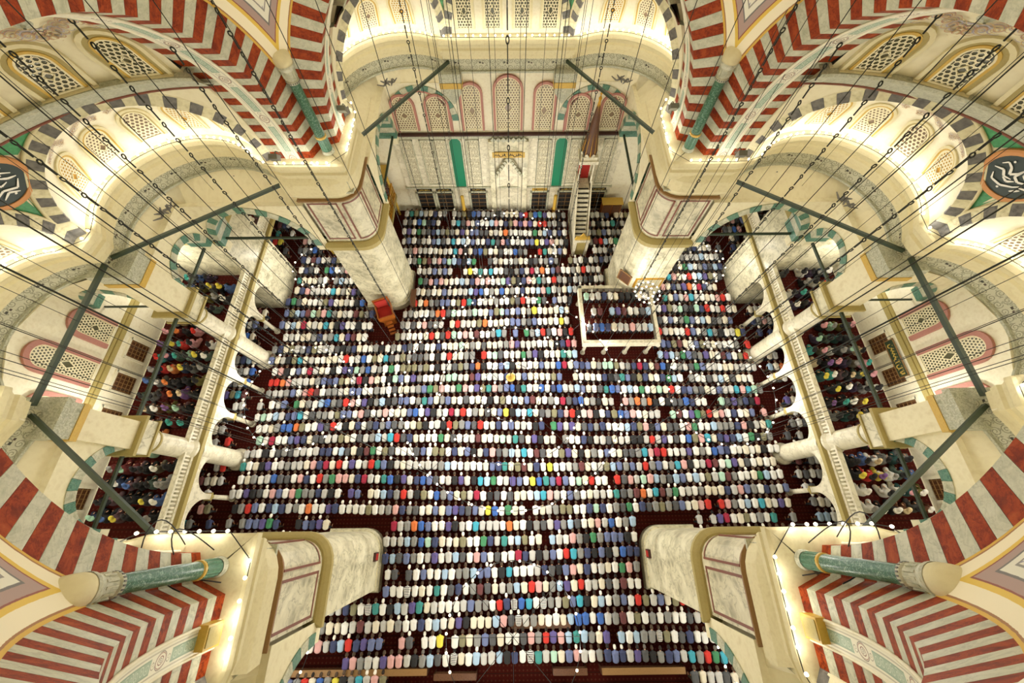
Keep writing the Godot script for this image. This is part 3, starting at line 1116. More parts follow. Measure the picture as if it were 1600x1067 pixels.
func skew_wall(t: Transform3D, pts_lo: Array, pts_hi: Array, ylo: float, yhi: float) -> ArrayMesh:
	var b := MB.new()
	for i in pts_lo.size() - 1:
		var a: Vector2 = pts_lo[i]
		var c: Vector2 = pts_lo[i + 1]
		var d: Vector2 = pts_hi[i + 1]
		var e: Vector2 = pts_hi[i]
		b.quad(Vector3(c.x, ylo, -c.y), Vector3(a.x, ylo, -a.y), Vector3(e.x, yhi, -e.y), Vector3(d.x, yhi, -d.y))
	return b.mesh()

func build_bays(k: int) -> void:
	# what stands below the cornice: the two corner bays, each with a pair of green and white arches
	var t := side(k)
	for s in [-1.0, 1.0]:
		var wh: String = "%s side, %s corner" % [SIDE[k], "first" if s < 0 else "second"]
		var o := thing("bay_wall", "cream arcade wall with green and white arches below the niche, %s" % wh, "wall", t, "corner bay walls", "structure")
		var e := exedra_frame(s)
		var r := ex_radius() - 0.3
		var lo := []
		var hi := []
		var n := 16
		var th := asin(absf(e.basis.z.x))
		for i in n + 1:
			var a := lerpf(-th - PI / 2 + 0.05, -th + PI / 2 - 0.05, float(i) / n)
			var p := Vector2(-absf(e.origin.x), -e.origin.z) + Vector2(sin(a), cos(a)) * r
			var q := Vector2(maxf(p.x, -11.0), minf(p.y, OW))
			if i == 0:
				q = Vector2(-11.0, OB)
			hi.append(Vector2(p.x * -s, p.y))
			lo.append(Vector2(q.x * -s, q.y))
		if s > 0:
			lo.reverse()
			hi.reverse()
		part(o, "squinch", skew_wall(t, lo, hi, 14.9, 16.1), M.plaster)
		# arch beside the great pier
		var t1 := Transform3D(Basis(Vector3.UP, -s * PI / 2), Vector3(s * 11.05, 0, -(14.8 + OW) / 2))
		part(o, "spandrel_wall", arch_wall((OW - 14.8) / 2, 3.7, 10.6, 14.95, 10.0, 0.7), M.plaster, t1)
		arch_ring(o, 3.68, 4.25, -0.42, 1.5, 17, M.stone_green, M.stone_white, t1 * Transform3D(Basis(), Vector3(0, 10.6, 0)))
		if k != 0:
			var t2 := Transform3D(Basis(), Vector3(s * 7.9, 0, -OW))
			part(o, "spandrel_wall", arch_wall(3.0, 2.25, 11.2, 14.95, 10.6, 0.8), M.plaster, t2)
			arch_ring(o, 2.23, 2.75, -0.46, 1.1, 13, M.stone_green, M.stone_white, t2 * Transform3D(Basis(), Vector3(0, 11.2, 0)))
		else:
			arch_ring(o, 2.7, 3.25, -0.12, 0.1, 15, M.stone_green, M.stone_white, Transform3D(Basis(), Vector3(s * 7.9, 11.7, -OW)))
			var bl := MB.new()
			bl.band(outline(5.0, 3.9, 0.0), outline(5.0, 3.9, 0.14), 0.0, 0.15)
			part(o, "red_arch_line", bl.mesh(), M.pink, Transform3D(Basis(), Vector3(s * 7.9, 10.5, -OW)))
		# the pier of the outer corner
		if k == 1 or k == 3:
			var kp := MB.new()
			kp.box(Vector3(s * 13.2, 7.4, -27.0), Vector3(4.6, 14.8, 6.4))
			part(o, "corner_pier", kp.mesh(), M.marble)
			var km := MB.new()
			for q in [[10.75, 0.25, 0.3], [11.05, 0.5, 0.3]]:
				km.box(Vector3(s * 13.2, q[0], -27.0), Vector3(4.6 + q[1], q[2], 6.4 + q[1]))
			part(o, "impost", km.mesh(), M.trim_olive)

func build_side_gallery(k: int) -> void:
	var t := side(k)
	var nm: String = SIDE[k]
	var g := thing("gallery", "upper gallery floor and marble balustrade on the %s" % nm, "gallery", t, "side galleries", "structure")
	var sl := MB.new()
	sl.box(Vector3(0, GY - 0.3, -(23.9 + XW) / 2), Vector3(2 * OW, 0.6, XW - 23.9))
	part(g, "slab", sl.mesh(), M.marble_pale)
	var rug := MB.new()
	rug.box(Vector3(0, GY + 0.01, -(24.7 + XW) / 2), Vector3(2 * OW, 0.03, XW - 24.9))
	part(g, "carpet", rug.mesh(), M.carpet)
	var cor := MB.new()
	cor.sweep([Vector2(-OW, 23.9), Vector2(OW, 23.9)], [Vector2(0.0, 5.35), Vector2(0.12, 5.5), Vector2(0.12, 5.6), Vector2(0.3, 5.8), Vector2(0.3, 6.05), Vector2(0, 6.1)])
	part(g, "edge_moulding", cor.mesh(), M.trim_olive)
	var rail := MB.new()
	rail.box(Vector3(0, 6.98, -24.05), Vector3(2 * OW, 0.16, 0.36))
	rail.box(Vector3(0, 6.2, -24.05), Vector3(2 * OW, 0.2, 0.3))
	part(g, "handrail", rail.mesh(), M.marble_pale)
	var bal := MB.new()
	var x := -OW
	while x < OW:
		bal.box(Vector3(x, 6.6, -24.05), Vector3(0.13, 0.7, 0.16))
		x += 0.27
	var bo := part(g, "balusters", bal.mesh(), M.marble_pale)
	bo.set_meta("kind", "stuff")
	# arcade under the gallery
	var pitch := 2 * LQ / 3.0
	var panel := arch_wall(pitch / 2, pitch / 2 - 0.2, 3.55, 5.5, 3.0, 0.5)
	var arc := thing("arcade_wall", "white marble arcade carrying the %s gallery" % nm, "arcade", t, "arcades under the side galleries", "structure")
	for i in range(-4, 5):
		part(arc, "arch_panel", panel, M.marble_pale, shift(i * pitch, 0, -24.2))
	for i in range(-4, 6):
		if absi(2 * i - 1) == 3:
			continue
		var px := (i - 0.5) * pitch
		var c := thing("arcade_column", "slender white column under the %s gallery, %s from the far end" % [nm, ["first", "second", "third", "fourth", "fifth", "sixth", "seventh", "eighth", "ninth", "tenth"][(5 - i) if k == 1 else (i + 4)]], "column", t * shift(px, 0, -24.2), "columns under the side galleries")
		var cb := MB.new()
		cb.lathe([[0.3, 0.0], [0.3, 0.15], [0.22, 0.25]], 14)
		part(c, "base", cb.mesh(), M.marble_pale)
		var cs := MB.new()
		cs.lathe([[0.2, 0.25], [0.17, 2.6]], 14)
		part(c, "shaft", cs.mesh(), M.marble_pale)
		var cc := MB.new()
		cc.lathe([[0.18, 2.6], [0.22, 2.65], [0.3, 2.95]], 14)
		cc.box(Vector3(0, 3.0, 0), Vector3(0.6, 0.12, 0.6))
		part(c, "capital", cc.mesh(), M.trim_olive)
	# tall columns and the pillars that carry the middle conch
	for s in [-1.0, 1.0]:
		var far: bool = (s > 0) == (k == 1)
		var c := thing("gallery_column", "thick round marble column with square cream pillar above, %s gallery, %s one" % [nm, "farther" if far else "nearer"], "column", t * shift(s * LQ, 0, -24.5), "gallery columns")
		var lo := MB.new()
		lo.lathe([[0.95, 0.0], [0.95, 0.3], [0.8, 0.5], [0.72, 0.6], [0.7, 5.4]], 24)
		part(c, "lower_shaft", lo.mesh(), M.marble_pale)
		var up := MB.new()
		up.lathe([[0.85, GY], [0.85, 6.3], [0.72, 6.5], [0.7, 9.4]], 24)
		part(c, "upper_shaft", up.mesh(), M.marble_pale)
		var ring := MB.new()
		ring.lathe([[0.7, 9.35], [0.78, 9.4], [0.78, 9.52], [0.72, 9.56]], 24)
		part(c, "gilt_ring", ring.mesh(), M.trim_olive)
		var cap := MB.new()
		cap.lathe([[0.72, 9.5], [0.8, 9.9], [1.0, 10.25], [1.15, 10.4]], 24)
		part(c, "capital", cap.mesh(), M.marble_pale)
		var im := MB.new()
		im.box(Vector3(0, 10.95, 0), Vector3(2.1, 1.1, 2.1))
		part(c, "impost_block", im.mesh(), M.marble)
		var mo := MB.new()
		mo.box(Vector3(0, 10.42, 0), Vector3(2.3, 0.14, 2.3))
		mo.box(Vector3(0, 11.55, 0), Vector3(2.5, 0.2, 2.5))
		part(c, "moulding", mo.mesh(), M.trim_olive)
		var pl := MB.new()
		pl.box(Vector3(0, 13.6, 0), Vector3(1.7, 4.1, 1.9))
		part(c, "pillar", pl.mesh(), M.plaster)
		var br := MB.new()
		br.box(Vector3(0, 15.25, 0.05), Vector3(2.0, 0.36, 2.3))
		part(c, "bracket_edge", br.mesh(), M.trim_gold)
		var bk := MB.new()
		bk.box(Vector3(0, 15.75, 0.05), Vector3(1.9, 0.7, 2.2))
		bk.box(Vector3(0, 16.2, 0.0), Vector3(2.2, 0.4, 2.5))
		part(c, "bracket", bk.mesh(), M.stone_grey)
		# cross arch to the outer wall
		var w := thing("cross_arch", "cream cross arch with green and white voussoirs, %s gallery, %s one" % [nm, "farther" if far else "nearer"], "arch", t, "gallery cross arches", "structure")
		var tw := Transform3D(Basis(Vector3.UP, PI / 2), Vector3(s * LQ, 0, -(25.3 + XW) / 2))
		part(w, "spandrel_wall", arch_wall((XW - 25.3) / 2, 2.05, 11.6, 16.0, 11.5, 0.9), M.plaster, tw)
		arch_ring(w, 2.03, 2.5, -0.5, 0.5, 11, M.stone_green, M.stone_white, tw * Transform3D(Basis(), Vector3(0, 11.6, 0)))
	# panel that closes the wall under the middle conch
	var lo2 := [Vector2(-LQ, 25.0), Vector2(-LQ, XW), Vector2(0, XW), Vector2(LQ, XW), Vector2(LQ, 25.0)]
	var hi2 := arc_pts(Vector2(0, OW), LQ - 0.3, -PI / 2, PI / 2, 4)
	solo("bay_soffit", skew_wall(t, lo2, hi2, 15.6, 16.05), M.plaster, "cream soffit under the middle niche of the %s side" % nm, "wall", t, "", "structure")
	# windows of the outer wall
	var far_sign := 1.0 if k == 1 else -1.0
	for i in 3:
		var h: float = [3.0, 4.3, 3.0][i]
		var wl := (1 - i) * 3.05 * far_sign
		window("pink", 1.5, h - 0.2, t * shift(wl, 9.75, -XW + 0.06), "round-headed lattice window in a pink frame, %s gallery, %s" % [nm, ["farthest", "tall middle one", "nearest"][i]], "pink framed gallery windows")
	var spots := [9.0, 2.75, 0.0, -2.75, -8.3]
	for i in spots.size():
		win_no += 1
		var o := Node3D.new()
		o.name = "window_%d" % win_no
		o.transform = t * shift(spots[i] * far_sign, 6.6, -XW)
		add_child(o)
		meta(o, "dark square grated window in a marble surround, %s gallery, %s from the far end" % [nm, ["first", "second", "third", "fourth", "fifth"][i]], "window", "grated gallery windows", "structure")
		var fr := MB.new()
		for q in [[-0.78, 0.8, 0.18, 1.8], [0.78, 0.8, 0.18, 1.8], [0, 1.7, 1.74, 0.18]]:
			fr.box(Vector3(q[0], q[1], 0.06), Vector3(q[2], q[3], 0.14))
		part(o, "frame", fr.mesh(), M.plaster_pale)
		var pa := MB.new()
		pa.box(Vector3(0, 0.8, 0.02), Vector3(1.4, 1.65, 0.06))
		part(o, "pane", pa.mesh(), M.wood_brown)
		var gr := MB.new()
		for j in 5:
			gr.box(Vector3(-0.6 + j * 0.3, 0.85, 0.07), Vector3(0.04, 1.7, 0.04))
			gr.box(Vector3(0, 0.2 + j * 0.33, 0.07), Vector3(1.4, 0.04, 0.04))
		part(o, "grate", gr.mesh(), M.trim_brown)

# ------------------------------------------------------------------ prayer wall
func strokes(lines: Array, w: float) -> ArrayMesh:
	var b := MB.new()
	for l in lines:
		var c := Curve2D.new()
		for i in l.size():
			var p: Vector2 = Vector2(l[i][0], l[i][1])
			var q0: Vector2 = Vector2(l[maxi(0, i - 1)][0], l[maxi(0, i - 1)][1])
			var q1: Vector2 = Vector2(l[mini(l.size() - 1, i + 1)][0], l[mini(l.size() - 1, i + 1)][1])
			var tg := (q1 - q0) / 6.0
			c.add_point(p, -tg, tg)
		var pts := []
		var k := maxi(6, l.size() * 5)
		for i in k + 1:
			pts.append(c.sample_baked(c.get_baked_length() * i / k))
		b.ribbon(pts, w, 0.0, 0.35)
	return b.mesh()

func script_line(width: float, height: float, seed_: int) -> Array:
	# a running line of Arabic-like pen strokes: uprights, bowls and dots
	var r := RandomNumberGenerator.new()
	r.seed = seed_
	var out := []
	var x := -width / 2 + height * 0.3
	while x < width / 2 - height * 0.4:
		var k := r.randi() % 4
		var s := height * r.randf_range(0.45, 0.7)
		if k == 0:
			out.append([[x, height * 0.4], [x + 0.02, -height * 0.2], [x + s * 0.4, -height * 0.3]])
		elif k == 1:
			out.append([[x, height * 0.1], [x + s * 0.1, -height * 0.3], [x + s * 0.6, -height * 0.35], [x + s, 0.0]])
		elif k == 2:
			out.append([[x, -height * 0.15], [x + s * 0.3, height * 0.15], [x + s * 0.6, -height * 0.1], [x + s, -height * 0.2]])
		else:
			out.append([[x, height * 0.38], [x + s * 0.15, -height * 0.25], [x + s * 0.5, -height * 0.1], [x + s * 0.75, height * 0.35], [x + s * 0.8, -height * 0.2]])
		var dx := x + s * 0.4
		out.append([[dx, height * 0.28], [dx + height * 0.07, height * 0.3]])
		x += s * 0.85
	return out

func build_prayer_wall() -> void:
	var zw := CZ - OW
	var o := thing("marble_dado", "carved marble panelling of the prayer wall below the dark moulding", "panelling", Transform3D(Basis(), Vector3(0, 0, zw)), "", "structure")
	var base := MB.new()
	base.box(Vector3(0, 5.1, 0.05), Vector3(23.0, 10.2, 0.16))
	part(o, "backing", base.mesh(), M.marble_pale)
	var mo := MB.new()
	mo.box(Vector3(0, 10.35, 0.2), Vector3(23.4, 0.13, 0.45))
	part(o, "dark_moulding", mo.mesh(), M.maroon)
	var mo2 := MB.new()
	mo2.box(Vector3(0, 10.1, 0.16), Vector3(23.4, 0.28, 0.36))
	mo2.box(Vector3(0, 3.75, 0.16), Vector3(23.2, 0.16, 0.3))
	part(o, "pale_moulding", mo2.mesh(), M.stone_grey)
	for x in [-10.2, -8.2, -6.9, -3.6, 3.6, 6.9, 8.2, 10.2]:
		var p := MB.new()
		p.grid(1, 1, func(a: float, b: float) -> Vector3: return Vector3(x - 0.55 + a * 1.1, 4.3 + b * 5.3, 0.16))
		part(o, "carved_panel", p.mesh(), M.panel_vine)
		var f := MB.new()
		for q in [[-0.62, 6.95, 0.1, 5.6], [0.62, 6.95, 0.1, 5.6], [0, 4.2, 1.34, 0.1], [0, 9.7, 1.34, 0.1]]:
			f.box(Vector3(x + q[0], q[1], 0.16), Vector3(q[2], q[3], 0.12))
		part(o, "panel_frame", f.mesh(), M.stone_white)
	for x in [-5.3, 5.3]:
		var p := MB.new()
		var pl := PackedVector2Array(outline(1.15, 6.1, 0.0, 6))
		pl.reverse()
		p.plate(pl, 0.0, 0.1)
		part(o, "green_slab", p.mesh(), M.green_slab, Transform3D(Basis(), Vector3(x, 3.9, 0.13)))
		var f := MB.new()
		f.band(outline(1.15, 6.1, 0.0, 6), outline(1.15, 6.1, 0.14, 6), 0.0, 0.18)
		part(o, "slab_frame", f.mesh(), M.stone_white, Transform3D(Basis(), Vector3(x, 3.9, 0.13)))
	# upper windows
	for x in [-9.6, -6.5, 6.5, 9.6]:
		window("prayer", 1.9, 3.3, Transform3D(Basis(), Vector3(x, 10.75, zw + 0.1)), "lattice window in a rosy frame above the dark moulding, %s" % {-9.6: "leftmost", -6.5: "second from left", 6.5: "second from right", 9.6: "rightmost"}[x], "prayer wall windows")
	for x in [-3.3, 0.0, 3.3]:
		window("prayer", 1.7 if x else 2.3, 4.3 if x else 4.9, Transform3D(Basis(), Vector3(x, 10.75, zw + 0.1)), "tall rosy-framed lattice window over the prayer niche, %s" % {-3.3: "left of the middle", 0.0: "the highest, in the middle", 3.3: "right of the middle"}[x], "prayer wall windows")
	for x in [-3.2, -1.1, 1.1, 3.2]:
		window("lunette", 1.2, 2.6, Transform3D(Basis(), Vector3(x, YS + 0.35, zw + 0.1)), "white lattice window above the cornice, %s" % {-3.2: "outer left", -1.1: "inner left", 1.1: "inner right", 3.2: "outer right"}[x], "lunette windows")
	# hanging consoles
	for s in [-1, 1]:
		var c := thing("console", "grey carved console with gilt edge under the %s end of the middle cornice" % ("left" if s < 0 else "right"), "console", Transform3D(Basis(), Vector3(s * LQ, 0, zw)), "wall consoles")
		var b := MB.new()
		b.box(Vector3(0, 15.9, 0.4), Vector3(1.9, 0.7, 0.8))
		b.box(Vector3(0, 14.75, 0.25), Vector3(1.5, 0.7, 0.5))
		b.loft([[Vector2(-0.7, -0.5), Vector2(0.7, -0.5), Vector2(0.7, 0), Vector2(-0.7, 0)], [Vector2(-0.06, -0.1), Vector2(0.06, -0.1), Vector2(0.06, 0), Vector2(-0.06, 0)]], [14.4, 13.3])
		part(c, "body", b.mesh(), M.stone_grey)
		var e := MB.new()
		e.box(Vector3(0, 15.3, 0.4), Vector3(1.9, 0.45, 0.85))
		part(c, "gilt_edge", e.mesh(), M.trim_gold)
	# lower windows
	var lw := [[-9.6, "leftmost"], [-7.4, "second from left"], [-3.5, "beside the niche on its left"], [3.5, "beside the niche on its right"], [6.6, "behind the pulpit stair"], [10.2, "rightmost"]]
	for q in lw:
		win_no += 1
		var w := Node3D.new()
		w.name = "window_%d" % win_no
		w.position = Vector3(q[0], 0.35, zw + 0.12)
		add_child(w)
		meta(w, "dark shuttered window at floor level of the prayer wall, %s" % q[1], "window", "floor level windows", "structure")
		var f := MB.new()
		for e in [[-0.95, 1.35, 0.22, 2.9], [0.95, 1.35, 0.22, 2.9], [0, 2.75, 2.1, 0.22]]:
			f.box(Vector3(e[0], e[1], 0.06), Vector3(e[2], e[3], 0.2))
		part(w, "frame", f.mesh(), M.stone_white)
		var p := MB.new()
		p.box(Vector3(0, 1.3, 0.02), Vector3(1.75, 2.7, 0.06))
		part(w, "pane", p.mesh(), M.black)
		var g := MB.new()
		for j in 4:
			g.box(Vector3(0, 0.5 + j * 0.6, 0.06), Vector3(1.7, 0.05, 0.04))
		g.box(Vector3(0, 1.3, 0.06), Vector3(0.05, 2.6, 0.04))
		part(w, "grate", g.mesh(), M.trim_brown)
		var pq := thing("plaque", "lettered %s plaque over the floor-level window, %s" % ["gilt" if q[0] > 3.0 and q[0] < 4.0 else "dark", q[1]], "plaque", Transform3D(Basis(), Vector3(q[0], 3.4, zw + 0.2)), "prayer wall plaques")
		var bd := MB.new()
		bd.box(Vector3(0, 0, 0), Vector3(1.7, 0.42, 0.08))
		part(pq, "board", bd.mesh(), M.trim_gold if q[0] > 3.0 and q[0] < 4.0 else M.black)
		part(pq, "lettering", strokes(script_line(1.5, 0.34, int(q[0] * 10) + 400), 0.025), M.black if q[0] > 3.0 and q[0] < 4.0 else M.text_gold, shift(0, 0, 0.05))
	build_mihrab(zw)
	build_minbar()

func build_mihrab(zw: float) -> void:
	var o := thing("prayer_niche", "tall pale marble prayer niche in the middle of the prayer wall", "niche", Transform3D(Basis(), Vector3(0, 0, zw + 0.1)))
	var b := MB.new()
	for s in [-1, 1]:
		b.box(Vector3(s * 1.7, 4.9, 0.25), Vector3(0.6, 9.8, 0.5))
	b.box(Vector3(0, 8.9, 0.2), Vector3(3.0, 1.9, 0.4))
	part(o, "surround", b.mesh(), M.marble)
	var n := MB.new()
	n.lathe([[1.4, 0.0], [1.4, 5.2], [1.35, 5.6], [1.1, 6.4], [0.7, 7.2], [0.2, 7.9]], 20, Vector3(0, 0, 0.35), PI / 2, PI * 1.5)
	part(o, "hollow", n.mesh(), M.marble_pale, Transform3D(Basis().scaled(Vector3(1, 1, 0.24)), Vector3(0, 0, 0.26)))
	var z := MB.new()
	for i in 6:
		for s in [-1, 1]:
			z.box(Vector3(s * (1.35 - i * 0.24), 5.7 + i * 0.38, 0.4 - i * 0.02), Vector3(0.26, 0.36, 0.26), Basis(Vector3(0, 0, 1), PI / 4))
	part(o, "stalactites", z.mesh(), M.stone_white)
	var ze := MB.new()
	for i in 7:
		ze.box(Vector3(-1.5 + i * 0.5, 9.95, 0.42), Vector3(0.4, 0.4, 0.12), Basis(Vector3(0, 0, 1), PI / 4))
	part(o, "cresting", ze.mesh(), M.stone_grey)
	var p := thing("plaque", "gilt plaque with dark lettering over the prayer niche", "plaque", Transform3D(Basis(), Vector3(0, 8.3, zw + 0.6)), "prayer wall plaques")
	var bd := MB.new()
	bd.box(Vector3.ZERO, Vector3(3.3, 0.62, 0.08))
	part(p, "board", bd.mesh(), M.trim_gold)
	part(p, "lettering", strokes(script_line(3.1, 0.55, 31), 0.04), M.black, shift(0, 0, 0.05))
	for s in [-1, 1]:
		var c := thing("candlestick", "giant gilt candlestick with a thick candle %s of the prayer niche" % ("left" if s < 0 else "right"), "candlestick", Transform3D(Basis(), Vector3(s * 5.3, 0, zw + 1.1)), "giant candlesticks")
		var st := MB.new()
		st.lathe([[0.5, 0.0], [0.5, 0.1], [0.3, 0.35], [0.16, 0.6], [0.22, 0.75], [0.16, 0.9], [0.3, 1.2], [0.34, 1.25]], 16)
		part(c, "stand", st.mesh(), M.gold)
		var ca := MB.new()
		ca.lathe([[0.2, 1.25], [0.2, 3.3], [0.05, 3.4]], 14)
		part(c, "candle", ca.mesh(), M.trim_gold)

func build_minbar() -> void:
	var o := thing("pulpit", "tall marble pulpit with a straight stair and a pointed brown spire", "pulpit", Transform3D(Basis(), Vector3(7.9, 0, -27.3)))
	var n := 15
	var run := 4.3
	var rise := 5.6
	for s in [-1, 1]:
		var b := MB.new()
		var poly := PackedVector2Array([Vector2(0, 0), Vector2(run + 1.6, 0), Vector2(run + 1.6, rise + 0.9), Vector2(run, rise + 0.9), Vector2(0, 0.9)])
		b.plate(poly, -0.09, 0.09)
		part(o, "side_wall", b.mesh(), M.marble_pale, Transform3D(Basis(Vector3.UP, PI / 2), Vector3(s * 0.72, 0, 0)))
	for i in n:
		var b := MB.new()
		var h := rise * (i + 1) / n
		b.box(Vector3(0, h / 2, -run * (i + 0.5) / n), Vector3(1.3, h, run / n))
		part(o, "step", b.mesh(), M.marble_pale)
		var tr := MB.new()
		tr.box(Vector3(0, h + 0.015, -run * (i + 0.62) / n), Vector3(1.1, 0.03, run / n * 0.62))
		part(o, "tread", tr.mesh(), M.black)
	var pf := MB.new()
	pf.box(Vector3(0, rise / 2, -run - 0.8), Vector3(1.3, rise, 1.6))
	part(o, "platform", pf.mesh(), M.marble_pale)
	var bk := MB.new()
	bk.box(Vector3(0, rise + 1.0, -run - 1.5), Vector3(1.2, 2.0, 0.1))
	part(o, "backrest", bk.mesh(), M.red_cloth)
	for q in [[-1, -0.15], [1, -0.15], [-1, -1.5], [1, -1.5]]:
		var b := MB.new()
		b.rod(Vector3(q[0] * 0.66, rise + 0.6, -run + q[1]), Vector3(q[0] * 0.66, 8.7, -run + q[1]), 0.1, 8)
		part(o, "canopy_post", b.mesh(), M.marble_pale)
	var cn := MB.new()
	cn.box(Vector3(0, 8.85, -run - 0.8), Vector3(1.9, 0.35, 1.9))
	cn.box(Vector3(0, 9.2, -run - 0.8), Vector3(1.6, 0.4, 1.6))
	for i in 8:
		var a := TAU * (i + 0.5) / 8
		cn.box(Vector3(cos(a) * 0.8, 9.5, -run - 0.8 + sin(a) * 0.8), Vector3(0.3, 0.3, 0.06), Basis(Vector3.UP, -a + PI / 2) * Basis(Vector3(0, 0, 1), PI / 4))
	part(o, "canopy", cn.mesh(), M.marble_pale)
	var sp := MB.new()
	sp.lathe([[0.78, 9.4], [0.72, 10.0], [0.4, 12.4], [0.16, 14.0], [0.03, 14.6]], 10, Vector3(0, 0, -run - 0.8))
	part(o, "spire", sp.mesh(), M.wood_brown)
	var rb := MB.new()
	for i in 10:
		var a := TAU * i / 10
		rb.rod(Vector3(sin(a) * 0.79, 9.4, -run - 0.8 + cos(a) * 0.79), Vector3(sin(a) * 0.05, 14.55, -run - 0.8 + cos(a) * 0.05), 0.035, 4)
	rb.lathe([[0.1, 14.5], [0.16, 14.7], [0.04, 14.95], [0.1, 15.1], [0.02, 15.5]], 8, Vector3(0, 0, -run - 0.8))
	part(o, "gilt_ribs", rb.mesh(), M.gold)
	var gt := MB.new()
	for s in [-1, 1]:
		gt.box(Vector3(s * 0.66, 1.25, 0.2), Vector3(0.24, 2.5, 0.24))
	gt.box(Vector3(0, 2.6, 0.2), Vector3(1.7, 0.35, 0.35))
	part(o, "gate", gt.mesh(), M.marble_pale)
	var cr := MB.new()
	cr.plate(PackedVector2Array([Vector2(-0.85, 2.78), Vector2(0.85, 2.78), Vector2(0.7, 3.2), Vector2(0.35, 3.2), Vector2(0, 3.7), Vector2(-0.35, 3.2), Vector2(-0.7, 3.2)]), 0.1, 0.25)
	part(o, "gilt_crest", cr.mesh(), M.trim_gold)
	var cu := MB.new()
	cu.box(Vector3(0, 1.2, 0.12), Vector3(1.1, 2.3, 0.05))
	part(o, "gate_curtain", cu.mesh(), M.trim_olive)

